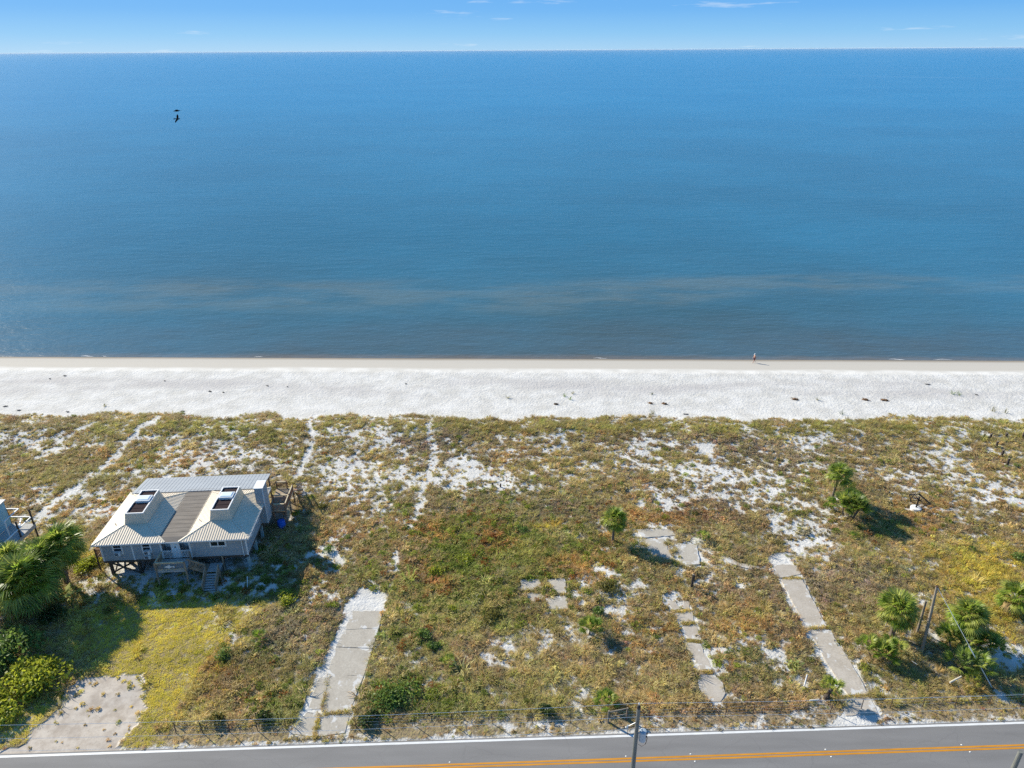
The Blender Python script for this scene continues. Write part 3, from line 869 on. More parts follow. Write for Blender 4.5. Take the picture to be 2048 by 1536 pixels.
# hipped roofs
def hip_roof(u0, u1, c0, c1, flatside):
    v0, v1 = -.5, 9.08
    d0, d1 = 2.05, 6.9
    ze, zc = ZE + .05, 5.02
    B = [(u0, v0, ze), (u1, v0, ze), (u1, v1, ze), (u0, v1, ze)]
    T = [(c0, d0, zc), (c1, d0, zc), (c1, d1, zc), (c0, d1, zc)]
    m_ = MB()
    for i in range(4):
        j = (i + 1) % 4
        m_.poly([B[i], B[j], T[j], T[i]])
    r = m_.build('hip_roof', M_CREAM, house)
    # standing seams
    s = MB()
    for i in range(4):
        j = (i + 1) % 4
        b0, b1, t0, t1 = map(np.array, (B[i], B[j], T[i], T[j]))
        e = b1 - b0; L_ = np.linalg.norm(e); e = e / L_
        nrm = np.cross(e, t0 - b0); nrm /= np.linalg.norm(nrm)
        run = np.array([-e[1], e[0], 0])
        H_ = (t0 - b0) @ run
        rise = (zc - ze)
        a0, a1 = (t0 - b0) @ e, (t1 - b0) @ e
        k = int(L_ / .25)
        for t in range(1, k):
            x = L_ * t / k
            f = 1.0
            if x < a0: f = x / a0
            elif x > a1: f = (L_ - x) / (L_ - a1)
            if f < .06: continue
            p = b0 + e * x + nrm * .014
            q = p + run * H_ * f + np.array([0, 0, rise * f])
            s.beam(p, q, .04, .045)
    tag(s.build('roof_seam', M_CREAM, r), kind='stuff')
    for i in range(4):
        MB().beam(np.array(B[i]) + [0, 0, .02], np.array(T[i]) + [0, 0, .03], .16, .05).build('hip_cap', M_CREAMW, r)
    return r
ROOFS = []
for (u0, u1, c0, c1) in ((-.5, 6.82, 1.92, 4.28), (8.2, 15.3, 10.68, 13.04)):
    r = hip_roof(u0, u1, c0, c1, 1)
    # lantern with sloping cheeks, recessed dark top and a skylight
    zt = 6.25
    i_u, i_v = .26, .16
    B = [(c0, 2.05, 4.9), (c1, 2.05, 4.9), (c1, 6.9, 4.9), (c0, 6.9, 4.9)]
    T = [(c0 + i_u, 2.05 + i_v, zt), (c1 - i_u, 2.05 + i_v, zt), (c1 - i_u, 6.9 - i_v * 2, zt), (c0 + i_u, 6.9 - i_v * 2, zt)]
    ln_ = MB()
    for i in range(4):
        j = (i + 1) % 4
        ln_.poly([B[i], B[j], T[j], T[i]])
    tl = ln_.build('lantern', M_CREAMW, house)
    sm = MB()
    for i in range(4):
        j = (i + 1) % 4
        n_ = 10 if i % 2 == 0 else 20
        for t in range(1, n_):
            f = t / n_
            p = np.array(B[i]) * (1 - f) + np.array(B[j]) * f
            q = np.array(T[i]) * (1 - f) + np.array(T[j]) * f
            sm.beam(p, q, .02, .02)
    tag(sm.build('batten', M_CREAMW, tl), kind='stuff')
    (ax, ay, _), (bx, by, _) = T[0], T[2]
    rim = MB()
    w_ = .10
    rim.box((ax - .02, ay - .02, zt - .06), (bx + .02, ay + w_, zt + .05)); rim.box((ax - .02, by - w_, zt - .06), (bx + .02, by + .02, zt + .05))
    rim.box((ax - .02, ay + w_, zt - .06), (ax + w_, by - w_, zt + .05)); rim.box((bx - w_, ay + w_, zt - .06), (bx + .02, by - w_, zt + .05))
    rim.build('rim', M_TRIM, tl)
    MB().box((ax + w_, ay + w_, zt - .5), (bx - w_, by - w_, zt - .10)).build('lantern_top', M_DARK, tl)
    for f in (.25, .55, .8):
        yy = ay + (by - ay) * f
        MB().box((ax + w_, yy, zt - .099), (bx - w_, yy + .12, zt - .07)).build('roof_batten', M_DARK, tl)
    my = ay + (by - ay) * .60
    sk = MB().box((ax + .22, my - .55, zt - .11), (bx - .16, my + .55, zt + .16)).build('skylight', M_TRIM, tl)
    dome = MB()
    dome.raw([(ax + .28, my - .49, zt + .161), (bx - .22, my - .49, zt + .161), (bx - .22, my + .49, zt + .161), (ax + .28, my + .49, zt + .161),
              (ax + .42, my - .33, zt + .24), (bx - .36, my - .33, zt + .24), (bx - .36, my + .33, zt + .24), (ax + .42, my + .33, zt + .24)],
             [(4, 5, 6, 7), (0, 1, 5, 4), (1, 2, 6, 5), (2, 3, 7, 6), (3, 0, 4, 7)])
    dome.build('skylight_dome', M_SKYL, tl)
    ROOFS.append(tl)
# plumbing vents
for (u, v, z) in ((.75, 2.5, 4.72), (9.45, 2.6, 4.72), (14.25, 1.2, 4.65)):
    MB().tube([(u, v, z - .1), (u, v, z + .28)], .05, 8).build('vent_pipe', M_TRIM, house)
# flat brown roof between and its short front slope
z1 = ZE + .05 + .67 * .27
fr_ = MB()
fr_.box((6.0, .17, z1 - .12), (9.0, 9.02, z1 + .004))
fr_.raw([(6.80, -.5, ZE + .052), (8.22, -.5, ZE + .052), (8.9, .17, z1 + .004), (6.12, .17, z1 + .004)], [(0, 1, 2, 3)])
brown = fr_.build('flat_roof', M_BROWNR, house)
sl = MB()
for i in range(1, 12):
    y = .17 + i * .74
    sl.box((6.02, y, z1 + .004), (8.98, y + .03, z1 + .016))
tag(sl.build('roof_lap', M_BROWNR, brown), kind='stuff')
# grey roof of the seaward porch
gr = MB()
A = [(-.05, 8.55, 4.66), (14.45, 8.55, 4.66), (14.3, 12.85, 3.92), (-.2, 12.85, 3.92)]
gr.poly(A)
gr.poly([tuple(np.array(p) - [0, 0, .09]) for p in A][::-1])
for i in range(4):
    p, q = np.array(A[i]), np.array(A[(i + 1) % 4])
    gr.poly([p - [0, 0, .09], q - [0, 0, .09], q, p])
back = gr.build('porch_roof', M_GREYR, house)
sm = MB()
for i in range(1, 36):
    f = i / 36
    p = np.array(A[0]) * (1 - f) + np.array(A[1]) * f; q = np.array(A[3]) * (1 - f) + np.array(A[2]) * f
    sm.beam(p + [0, 0, .008], q + [0, 0, .008], .025, .02)
tag(sm.build('roof_seam', M_GREYR, back), kind='stuff')
# corner boards and drainpipes
for (u, v) in ((-.03, -.035), (3.08, -.035), (6.0, -.035), (8.92, -.035), (14.68, -.035)):
    MB().box((u, v, ZB - .02), (u + .17, v + .034, ZE - .1)).build('corner_board', M_TRIM, house)
for (v,) in ((0.02,), (8.5,)):
    MB().box((14.753, v, ZB - .02), (14.787, v + .13, ZE - .1)).build('corner_board', M_TRIM, house)
for u in (14.36,):
    MB().tube([(u, -.42, ZE - .02), (u, -.40, ZE - .14), (u, -.11, ZE - .34), (u, -.09, ZB - .05)], .055, 8).build('drainpipe', M_TRIM, house)
# windows
def window(u0, u1, z0, z1_, rail=False, mull=False, v=0, side=False):
    def P(a, d, z): return (14.75 - d, a, z) if side else (a, v + d, z)
    f = MB()
    def bx(a0, a1, d0, d1, za, zb):
        p, q = P(a0, d0, za), P(a1, d1, zb)
        f.box(tuple(min(i, j) for i, j in zip(p, q)), tuple(max(i, j) for i, j in zip(p, q)))
    t = .16
    bx(u0, u1, -.07, -.028, z0, z0 + t); bx(u0, u1, -.07, -.028, z1_ - t, z1_)
    bx(u0, u0 + t, -.07, -.028, z0 + t, z1_ - t); bx(u1 - t, u1, -.07, -.028, z0 + t, z1_ - t)
    if mull: bx((u0 + u1) / 2 - .05, (u0 + u1) / 2 + .05, -.066, -.028, z0 + t, z1_ - t)
    if rail: bx(u0 + t, u1 - t, -.064, -.028, (z0 + z1_) / 2 + .02, (z0 + z1_) / 2 + .10)
    w = MB()
    p, q = P(u0 + t, -.045, z0 + t), P(u1 - t, -.03, z1_ - t)
    o_ = f.build('window', M_TRIM, house)
    w.box(tuple(min(i, j) for i, j in zip(p, q)), tuple(max(i, j) for i, j in zip(p, q)))
    w.build('pane', M_GLASS, o_)
    return o_
window(1.2, 2.25, 2.82, 4.2, rail=True)
window(4.12, 5.14, 2.82, 4.2, rail=True)
window(11.05, 12.78, 3.2, 4.0, mull=True)
window(1.6, 2.9, 3.0, 4.0, side=True)
window(3.9, 4.9, 3.0, 4.0, side=True)
# air conditioners
def aircon(u, z):
    b_ = MB().box((u, -.42, z), (u + .62, -.072, z + .42)).build('air_conditioner', M_ACW, house)
    g = MB()
    for i in range(5):
        g.box((u + .06, -.437, z + .06 + i * .07), (u + .4, -.4205, z + .10 + i * .07))
    g.build('grille', M_DARK, b_)
aircon(1.45, 2.84)
aircon(4.42, 2.84)
aircon(4.36, 2.28)
# entry between the roofs: door, side panels, low balusters
d_ = MB().box((7.08, -.02, ZB + .01), (7.98, .03, 4.15)).build('front_door', M_TRIM, house)
MB().box((7.22, -.035, 3.05), (7.84, -.021, 4.0)).build('pane', M_SKYL, d_)
MB().box((7.18, -.034, 2.1), (7.88, -.0215, 2.92)).build('panel', M_ACW, d_)
MB().box((7.46, -.05, 3.32), (7.60, -.036, 3.46)).build('wreath', M_DARK, d_)
en = MB()
for (a0, a1) in ((6.1, 7.0), (8.05, 8.8)):
    MB().box((a0, .9, ZB + .8), (a1, .94, 4.1)).build('entry_panel', M_SKYL, house)
for (a0, a1) in ((6.14, 7.06), (8.0, 8.9)):
    g = MB()
    g.box((a0, -.03, 2.88), (a1, .03, 2.95)); g.box((a0, -.03, 2.08), (a1, .03, 2.14))
    n_ = 7
    for i in range(n_):
        x = a0 + (a1 - a0) * (i + .5) / n_
        g.box((x - .03, -.02, 2.141), (x + .03, .02, 2.879))
    g.build('entry_railing', M_TRIM, house)
# chimney
ch = MB()
clap_wall(ch, (14.6, 5.62), (15.5, 5.62), 1.9, 6.5, (0, -1))
clap_wall(ch, (15.5, 5.62), (15.5, 7.15), 1.9, 6.5, (1, 0))
clap_wall(ch, (15.5, 7.15), (14.6, 7.15), 1.9, 6.5, (0, 1))
clap_wall(ch, (14.6, 7.15), (14.6, 5.62), 1.9, 6.5, (-1, 0))
ch.box((14.62, 5.64, 1.88), (15.48, 7.13, 1.95))
chim = ch.build('chimney', M_SIDE, house)
MB().box((14.54, 5.56, 6.5), (15.56, 7.21, 6.57)).build('chimney_cap', M_TRIM, chim)
MB().box((15.44, 5.58, 1.9), (15.54, 5.594, 6.49)).build('corner_board', M_TRIM, chim)
MB().box((14.7, 5.7, 1.62), (15.4, 7.05, 1.87)).build('chimney_base', M_WOODD, chim)
# stilts and braces
for (u, v) in [(u, v) for v in (.3, 3.0, 5.6, 8.4) for u in (.4, 3.3, 6.1, 9.0, 11.9, 14.6)]:
    m_ = M_TEAL if u > 14 and v < 6 else M_WOODD
    MB().box((u - .13, v - .13, -.3), (u + .13, v + .13, ZB - .284)).build('stilt', m_, house)
for (a_, b_) in (((.4, .3), (3.3, .3)), ((3.3, .3), (3.3, 3.0)), ((.4, 3.0), (3.3, 3.0)), ((.4, .3), (.4, 3.0)), ((.4, 5.6), (.4, 8.4))):
    for za, zb in ((.15, 1.7), (1.7, .15)):
        e = .17 if za < zb else -.17
        if a_[1] == b_[1]:
            p, q = (a_[0], a_[1] + e, za), (b_[0], b_[1] + e, zb)
        else:
            p, q = (a_[0] + e, a_[1], za), (b_[0] + e, b_[1], zb)
        MB().beam(p, q, .06, .18).build('brace', M_WOODD, house)
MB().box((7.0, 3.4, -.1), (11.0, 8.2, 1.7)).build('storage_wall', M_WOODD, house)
pad = MB().tube([(14.6, .3, -.05), (14.6, .3, .12)], .5, 16).build('stilt_footing', M_TEAL, house)

def rail(mb_, bal, p, q, h=.95, gap=.14, top=.09):
    p, q = Vector(p), Vector(q)
    L_ = (q - p).length
    up = Vector((0, 0, 1))
    mb_.beam(p + up * h, q + up * h, .10, .05)
    mb_.beam(p + up * (h - .12), q + up * (h - .12), .04, .09)
    mb_.beam(p + up * .10, q + up * .10, .04, .09)
    n_ = int(L_ / gap)
    for i in range(1, n_):
        c = p + (q - p) * (i / n_)
        bal.beam(c + up * .11, c + up * (h - .13), .035, .06)

# front porch deck with fish cut-out and two flights of stairs
porch = MB()
for i in range(13):
    y = -1.95 + i * .148
    porch.box((6.02, y, ZB - .10), (9.02, y + .14, ZB - .06))
porch.box((6.02, -1.95, ZB - .30), (9.02, -1.90, ZB - .105)); porch.box((6.02, -1.895, ZB - .30), (6.07, -.03, ZB - .105)); porch.box((8.97, -1.895, ZB - .30), (9.02, -.03, ZB - .105))
po = porch.build('porch_deck', M_GREYW, house)
rl, bl = MB(), MB()
rail(rl, bl, (6.05, -1.93, ZB - .06), (9.0, -1.93, ZB - .06), 1.0)
rail(rl, bl, (6.05, -1.87, ZB - .06), (6.05, -.05, ZB - .06), 1.0)
rl.build('railing', M_WOODL, po)
tag(bl.build('baluster', M_WOOD, po), kind='stuff')
for (u, v, zt) in ((6.05, -1.93, 3.0), (9.0, -1.93, 3.0), (9.0, -.35, 3.0)):
    MB().box((u - .07, v - .07 - .052, -.25), (u + .07, v + .07 - .052, zt)).build('porch_post', M_WOOD, po)
# the fish on the railing
fish = MB()
pts_t = [(0, 0), (.12, .07), (.3, .13), (.5, .14), (.7, .07), (.86, .03), (1.05, .15), (1.0, 0), (1.05, -.15), (.86, -.03), (.7, -.07), (.5, -.13), (.3, -.12), (.12, -.06)]
fv = [(6.95 + x, -2.05, 2.45 + z) for x, z in pts_t] + [(6.95 + x, -2.02, 2.45 + z) for x, z in pts_t]
nf = len(pts_t)
fish.raw(fv, [tuple(range(nf)), tuple(range(nf, 2 * nf))[::-1]] + [(i, i + nf, (i + 1) % nf + nf, (i + 1) % nf) for i in range(nf)])
fish.raw([(7.25, -2.045, 2.56), (7.5, -2.045, 2.69), (7.6, -2.045, 2.58), (7.25, -2.03, 2.56), (7.5, -2.03, 2.69), (7.6, -2.03, 2.58)], [(0, 2, 1), (3, 4, 5), (0, 1, 4, 3), (1, 2, 5, 4)])
fish.raw([(7.3, -2.045, 2.34), (7.42, -2.045, 2.22), (7.52, -2.045, 2.34), (7.3, -2.03, 2.34), (7.42, -2.03, 2.22), (7.52, -2.03, 2.34)], [(0, 1, 2), (3, 5, 4), (0, 3, 4, 1), (1, 4, 5, 2)])
fish.build('fish_cutout', M_TRIM, po)
# side flight down to the landing
st = MB()
N1 = 5
for i in range(N1):
    x = 9.05 + i * .32; z = ZB - .06 - (i + 1) * .155
    st.box((x, -1.40, z - .04), (x + .34, -.25, z))
st_o = st.build('side_stair', M_WOOD, house)
zl = 1.12
lb = MB()
for i in range(9):
    lb.box((10.75, -1.45 + i * .155, zl - .04), (12.05, -1.45 + i * .155 + .148, zl))
lb.build('landing', M_GREYW, st_o)
r2, b2 = MB(), MB()
rail(r2, b2, (9.06, -1.46, ZB - .06), (10.72, -1.46, zl + .04), .95)
r2.build('railing', M_WOOD, st_o)
tag(b2.build('baluster', M_WOOD, st_o), kind='stuff')
MB().beam((9.05, -1.42, 1.78), (10.75, -1.42, .98), .05, .24).build('stringer', M_WOOD, st_o)
for (u, v, zt) in ((10.74, -1.5, 2.1), (12.08, -1.5, 2.05), (12.08, -.1, 2.05), (10.74, -.1, 1.08)):
    MB().box((u - .06, v - .06, -.25), (u + .06, v + .06, zt)).build('stair_post', M_WOOD, st_o)
fst = bpy.data.objects.new('front_stair', None); COL.objects.link(fst); fst.parent = house
for u in (10.80, 12.02):
    MB().beam((u, -1.56, 1.0), (u, -3.05, .02), .05, .26).build('stringer', M_WOOD, fst)
for i in range(7):
    z = 1.0 - i * .145; v = -1.60 - i * .215
    MB().box((10.83, v - .24, z - .045), (11.99, v, z)).build('tread', M_GREYW, fst)
b3 = MB()
for u in (10.76, 12.06):
    r3 = MB()
    rail(r3, b3, (u, -1.6, 1.02), (u, -3.05, .05), .9, .16)
    r3.box((u - .05, -3.15, -.2), (u + .05, -3.05, .98))
    r3.build('railing', M_WOOD, fst)
tag(b3.build('baluster', M_WOOD, fst), kind='stuff')

# small deck on the left side
ld = MB()
for i in range(8):
    ld.box((-1.15, .8 + i * .30, ZB - .10), (-.05, .8 + i * .30 + .29, ZB - .06))
ldo = ld.build('side_deck', M_WOOD, house)
r4, b4 = MB(), MB()
rail(r4, b4, (-1.12, .82, ZB - .06), (-.06, .82, ZB - .06), 1.0); rail(r4, b4, (-1.12, .86, ZB - .06), (-1.12, 3.15, ZB - .06), 1.0)
r4.build('railing', M_WOODR, ldo); tag(b4.build('baluster', M_WOODR, ldo), kind='stuff')
for (u, v) in ((-1.12, .82), (-1.12, 3.15)):
    MB().box((u - .06, v - .06, -.25), (u + .06, v + .06, 3.0)).build('deck_post', M_WOODD, ldo)
# seaward porch floor and posts under the grey roof
sp = MB().box((.1, 8.64, ZB - .12), (14.2, 12.6, ZB - .05)).build('sea_porch', M_WOODD, house)
for u in (.3, 3.8, 7.3, 10.8, 14.1):
    MB().box((u - .07, 12.4, -.3), (u + .07, 12.54, 3.85)).build('porch_post', M_WOOD, sp)
# deck to the right with rails and steps to the beach
rd = MB()
for i in range(16):
    rd.box((14.82, 7.75 + i * .30, ZB - .10), (17.0, 7.75 + i * .30 + .29, ZB - .06))
rdo = rd.build('right_deck', M_WOOD, house)
r5, b5 = MB(), MB()
rail(r5, b5, (15.6, 7.77, ZB - .06), (16.98, 7.77, ZB - .06), 1.0)
rail(r5, b5, (16.98, 7.82, ZB - .06), (16.98, 11.6, ZB - .06), 1.0)
rail(r5, b5, (14.85, 12.5, ZB - .06), (16.1, 12.5, ZB - .06), 1.0)
rail(r5, b5, (15.3, 9.6, ZB - .06), (16.9, 9.6, ZB - .06), 1.0)
r5.build('railing', M_WOODL, rdo); tag(b5.build('baluster', M_WOODR, rdo), kind='stuff')
for (u, v) in ((15.6, 7.77), (16.98, 7.72), (16.98, 9.65), (16.98, 11.68), (15.2, 9.6), (16.1, 12.5), (14.85, 12.56)):
    MB().box((u - .06, v - .06, -.3), (u + .06, v + .06, 3.02)).build('deck_post', M_WOODR, rdo)
bs = MB()
for i in range(9):
    bs.box((16.2, 12.3 + i * .28, ZB - .3 - i * .18), (17.3, 12.3 + i * .28 + .30, ZB - .26 - i * .18))
bs.beam((16.18, 12.2, ZB - .2), (16.18, 14.8, .2), .05, .24); bs.beam((17.32, 12.2, ZB - .2), (17.32, 14.8, .2), .05, .24)
bso = bs.build('beach_stair', M_WOODR, house)
r6, b6 = MB(), MB()
rail(r6, b6, (17.34, 12.2, ZB - .15), (17.34, 14.7, .2), .95, .3)
r6.build('railing', M_WOODL, bso); tag(b6.build('baluster', M_WOODR, bso), kind='stuff')
# slatted screen below the deck
lt = MB()
for i in range(14):
    u = 14.9 + i * .115
    lt.box((u, 7.86, .02), (u + .085, 7.89, ZB - .35))
lt.build('slatted_screen', M_LATT, rdo)
lt2 = MB()
for k in range(-6, 9):
    for s_ in (1, -1):
        y0, y1 = 8.0 + k * .3, 8.0 + k * .3 + s_ * 1.5
        a_, b_ = np.array([16.9 + .02 * s_, y0, .1]), np.array([16.9 + .02 * s_, y1, 1.6])
        # clip to the panel
        lo, hi = 8.0, 10.4
        t0, t1 = 0.0, 1.0
        dy = y1 - y0
        tt = sorted(((lo - y0) / dy, (hi - y0) / dy))
        t0, t1 = max(t0, tt[0]), min(t1, tt[1])
        if t1 - t0 > .05: lt2.beam(a_ + (b_ - a_) * t0, a_ + (b_ - a_) * t1, .02, .05)
lt2.build('lattice', M_WOODL, rdo)

# barrel in the shade behind the house
bp = hw(16.35, 7.35, 0)
bar = empty('plastic_barrel', (bp[0], bp[1], -.02), 'bright blue plastic drum standing in the shade under the right deck', 'barrel')
MB().tube([(0, 0, 0), (0, 0, .04), (0, 0, .28), (0, 0, .32), (0, 0, .6), (0, 0, .64), (0, 0, .86), (0, 0, .9)], [.38, .42, .43, .45, .45, .43, .42, .38], 18).build('drum', M_BLUE, bar)
MB().tube([(0, 0, .9), (0, 0, .94)], [.40, .39], 18).build('lid', M_BLUE, bar)

# ------------------------------------------------------------------ neighbour's deck at the left edge of the picture
M_TEALW = mat('teal_siding', (.26, .47, .54), .6, .2, 1.5)
nb = empty('raised_deck_house', (-55.5, 62.5, 0), 'teal walled deck house with white frame and dark posts at the left edge', 'house')
W_ = MB(); W_.box((-7.0, -1.2, 2.2), (-.75, 3.2, 5.2)); W_.build('wall', M_TEALW, nb)
W_ = MB(); W_.box((-7.2, -1.4, 5.2), (-.60, 3.4, 5.32)); W_.build('roof', M_GREYR, nb)
dk = MB()
for i in range(13):
    dk.box((-.74 + i * .205, -2.9, 2.06), (-.74 + i * .205 + .19, 3.2, 2.2))
dk.build('deck', M_GREYW, nb)
dk = MB(); dk.box((-7, -2.95, 1.78), (1.92, -2.9, 2.2)); dk.box((1.87, -2.895, 1.78), (1.92, 3.2, 2.2)); dk.box((-7, -2.895, 2.06), (-.745, -1.25, 2.2)); dk.build('deck_rim', M_GREYW, nb)
for (x, y) in ((1.80, .8), (1.80, -2.78), (-2.0, -2.8), (1.80, 3.1), (-.9, 3.3)):
    MB().box((x - .07, y - .07, -.3), (x + .07, y + .07, 4.2 if y > 0 else 3.25)).build('post', M_WOODD, nb)
rr = MB()
for (p, q) in (((-6.5, 3.15, 4.25), (.66, 3.15, 4.25)), ((.66, 3.15, 4.25), (.62, .75, 4.25)), ((.66, 3.12, 3.1), (1.8, .8, 3.2)), ((1.8, .8, 3.2), (1.8, -2.75, 3.2)), ((1.8, 3.1, 3.2), (1.8, .85, 3.2)), ((-2, 3.1, 3.2), (1.75, 3.1, 3.2)), ((1.75, -2.75, 3.2), (-6.5, -2.75, 3.2))):
    rr.beam(p, q, .12, .08)
rr.build('white_rail', M_TRIM, nb)
MB().box((.59, .68, 2.2), (.69, .82, 4.2)).build('frame_post', M_TRIM, nb)

# ------------------------------------------------------------------ scattered growth (uncountable): points that carry tufts
def proto_collection(name, meshes):
    c = bpy.data.collections.new(name)
    for i, m in enumerate(meshes):
        c.objects.link(bpy.data.objects.new('%s_%02d' % (name, i), m))
    return c

def grass_mesh(seed, n, h, spread, w, lean, mat_):
    r = random.Random(seed)
    mb = MB()
    for _ in range(n):
        a = r.uniform(0, 2 * PI); rad = spread * math.sqrt(r.random()) * .5
        bx, by = rad * math.cos(a), rad * math.sin(a)
        d = a + r.uniform(-.8, .8)
        ln = h * r.uniform(.55, 1.1); le = lean * r.uniform(.4, 1.4)
        dx, dy = math.cos(d), math.sin(d); px_, py_ = -dy * w / 2, dx * w / 2
        m1 = (bx + dx * ln * le * .35, by + dy * ln * le * .35, ln * .6)
        tp = (bx + dx * ln * le, by + dy * ln * le, ln * (1 - .35 * le))
        mb.raw([(bx - px_, by - py_, -.03), (bx + px_, by + py_, -.03), (m1[0] + px_, m1[1] + py_, m1[2]), (m1[0] - px_, m1[1] - py_, m1[2]), tp], [(0, 1, 2, 3), (3, 2, 4)])
    m = mb.mesh('tuft'); m.materials.append(mat_)
    return m

def leaf_clump(seed, n, R, H_, s, mat_, twig=0):
    r = random.Random(seed)
    mb = MB()
    for _ in range(n):
        t = r.uniform(0, 2 * PI); ph = math.acos(r.uniform(0.0, 1)); rr = (r.random() ** .45)
        c = np.array([R * rr * math.sin(ph) * math.cos(t), R * rr * math.sin(ph) * math.sin(t), max(.02, H_ * rr * math.cos(ph))])
        d = np.array([r.gauss(0, 1), r.gauss(0, 1), r.gauss(.5, .8)]); d /= np.linalg.norm(d) + 1e-6
        e = np.cross(d, [r.gauss(0, 1), r.gauss(0, 1), r.gauss(0, 1)]); e /= np.linalg.norm(e) + 1e-6
        k = s * r.uniform(.6, 1.3)
        mb.poly([c - d * k * .5, c + e * k * .28, c + d * k * .6, c - e * k * .28])
    for _ in range(twig):
        t = r.uniform(0, 2 * PI); q = np.array([R * math.cos(t), R * math.sin(t), H_ * r.uniform(.5, 1.1)]) * r.uniform(.7, 1.1)
        e = np.array([-math.sin(t), math.cos(t), 0]) * .012
        mb.poly([-e, e, q])
    m = mb.mesh('clump'); m.materials.append(mat_)
    return m

M_TUFT = leaf_mat('tuft_leaf', attr=True, trans=.45, rough=.6, spec=.2)

def scatter(name, P, rotz, scl, tint, idx, coll):
    n = len(P)
    m = bpy.data.meshes.new(name)
    m.vertices.add(n); m.vertices.foreach_set('co', P.astype(np.float32).ravel())
    rot = np.zeros((n, 3), np.float32); rot[:, 2] = rotz; rot[:, :2] = RNG.normal(0, .10, (n, 2))
    m.attributes.new('rot', 'FLOAT_VECTOR', 'POINT').data.foreach_set('vector', rot.ravel())
    m.attributes.new('scl', 'FLOAT_VECTOR', 'POINT').data.foreach_set('vector', scl.astype(np.float32).ravel())
    m.attributes.new('tint', 'FLOAT_COLOR', 'POINT').data.foreach_set('color', np.concatenate([np.clip(tint, .005, .9), np.ones((n, 1))], 1).astype(np.float32).ravel())
    m.attributes.new('idx', 'INT', 'POINT').data.foreach_set('value', idx.astype(np.int32))
    m.update()
    o = link(name, m)
    ng = bpy.data.node_groups.new('scatter_' + name, 'GeometryNodeTree')
    ng.interface.new_socket('Geometry', in_out='INPUT', socket_type='NodeSocketGeometry')
    ng.interface.new_socket('Geometry', in_out='OUTPUT', socket_type='NodeSocketGeometry')
    N, L = ng.nodes, ng.links
    gi, go = N.new('NodeGroupInput'), N.new('NodeGroupOutput')
    ci = N.new('GeometryNodeCollectionInfo')
    ci.inputs['Collection'].default_value = coll
    ci.inputs['Separate Children'].default_value = True
    ci.inputs['Reset Children'].default_value = True
    ip = N.new('GeometryNodeInstanceOnPoints')
    ip.inputs['Pick Instance'].default_value = True
    def na(nm, t):
        q = N.new('GeometryNodeInputNamedAttribute'); q.data_type = t; q.inputs['Name'].default_value = nm
        return [s for s in q.outputs if s.enabled and s.name == 'Attribute'][0]
    L.new(gi.outputs[0], ip.inputs['Points'])
    L.new(ci.outputs[0], ip.inputs['Instance'])
    L.new(na('idx', 'INT'), ip.inputs['Instance Index'])
    L.new(na('rot', 'FLOAT_VECTOR'), ip.inputs['Rotation'])
    L.new(na('scl', 'FLOAT_VECTOR'), ip.inputs['Scale'])
    L.new(ip.outputs[0], go.inputs[0])
    md = o.modifiers.new('scatter', 'NODES'); md.node_group = ng
    return o

def candidates(n, pad=8):
    x = RNG.uniform(-92, 92, n); y = RNG.uniform(36.5, 99, n)
    px, py = proj(x, y, np.zeros(n))
    k = (px > -120) & (px < 2168) & (y > road_edge(x) + .3)
    return x[k], y[k]

# keep plants out from under solid things
def blocked(x, y):
    c, s = math.cos(-HA), math.sin(-HA)
    u = (x - HX) * c - (y - HY) * s; v = (x - HX) * s + (y - HY) * c
    b = (u > -.6) & (u < 14.6) & (v > .2) & (v < 12.2)
    b |= (u > 14.6) & (u < 17.2) & (v > 7.6) & (v < 12.6)
    b |= (x < -53.5) & (y > 59.5) & (y < 65.8)
    return b

lawn_poly = [(120, 1400), (200, 1345), (175, 1250), (205, 1205), (280, 1206), (460, 1196), (560, 1200), (500, 1235), (440, 1290), (395, 1350), (350, 1420), (330, 1490), (240, 1502), (262, 1440), (300, 1352), (165, 1362), (80, 1440), (60, 1480), (-60, 1510), (-60, 1440)]
dune_proto = proto_collection('dune_tuft', [grass_mesh(i, 26, .62, .45, .028, .75, M_TUFT) for i in range(4)] + [grass_mesh(20 + i, 16, .42, .3, .030, 1.1, M_TUFT) for i in range(3)])
heath_proto = proto_collection('heath_tuft', [leaf_clump(40 + i, 46, .36, .26, .15, M_TUFT, 8) for i in range(4)] + [leaf_clump(50 + i, 30, .26, .16, .12, M_TUFT, 8) for i in range(2)])
bush_proto = proto_collection('low_bush', [leaf_clump(60 + i, 110, .48, .50, .17, M_TUFT) for i in range(3)])
lawn_proto = proto_collection('lawn_tuft', [grass_mesh(70 + i, 22, .16, .42, .022, .7, M_TUFT) for i in range(3)])

def tint_of(W, n, jit=.15, green=None):
    # choose one palette entry per plant so neighbours differ
    cw = np.cumsum(W, 1); r_ = RNG.random((n, 1))
    k = (r_ > cw).sum(1).clip(0, 7)
    base = PAL[k] * .58 + (W @ PAL) * .42
    f = np.exp(RNG.normal(0, jit, (n, 1)))
    base = base * (.70 + .76 * fbm(X, Y, 2.6, 95, 4, .6))[:, None]
    return base * f * (1 + RNG.normal(0, .06, (n, 3))), k

x, y = candidates(250000)
c, W, lot, px, py = cover(x, y)
bl = blocked(x, y)
lawn = in_poly(px, py, lawn_poly) & (fbm(x, y, 3, 15, 3) > .30)
sh = shore_line(x) - y
p = sstep(.32, .80, c) * ~bl
verge = (y - road_edge(x)) < 2.0
fore = 1.0
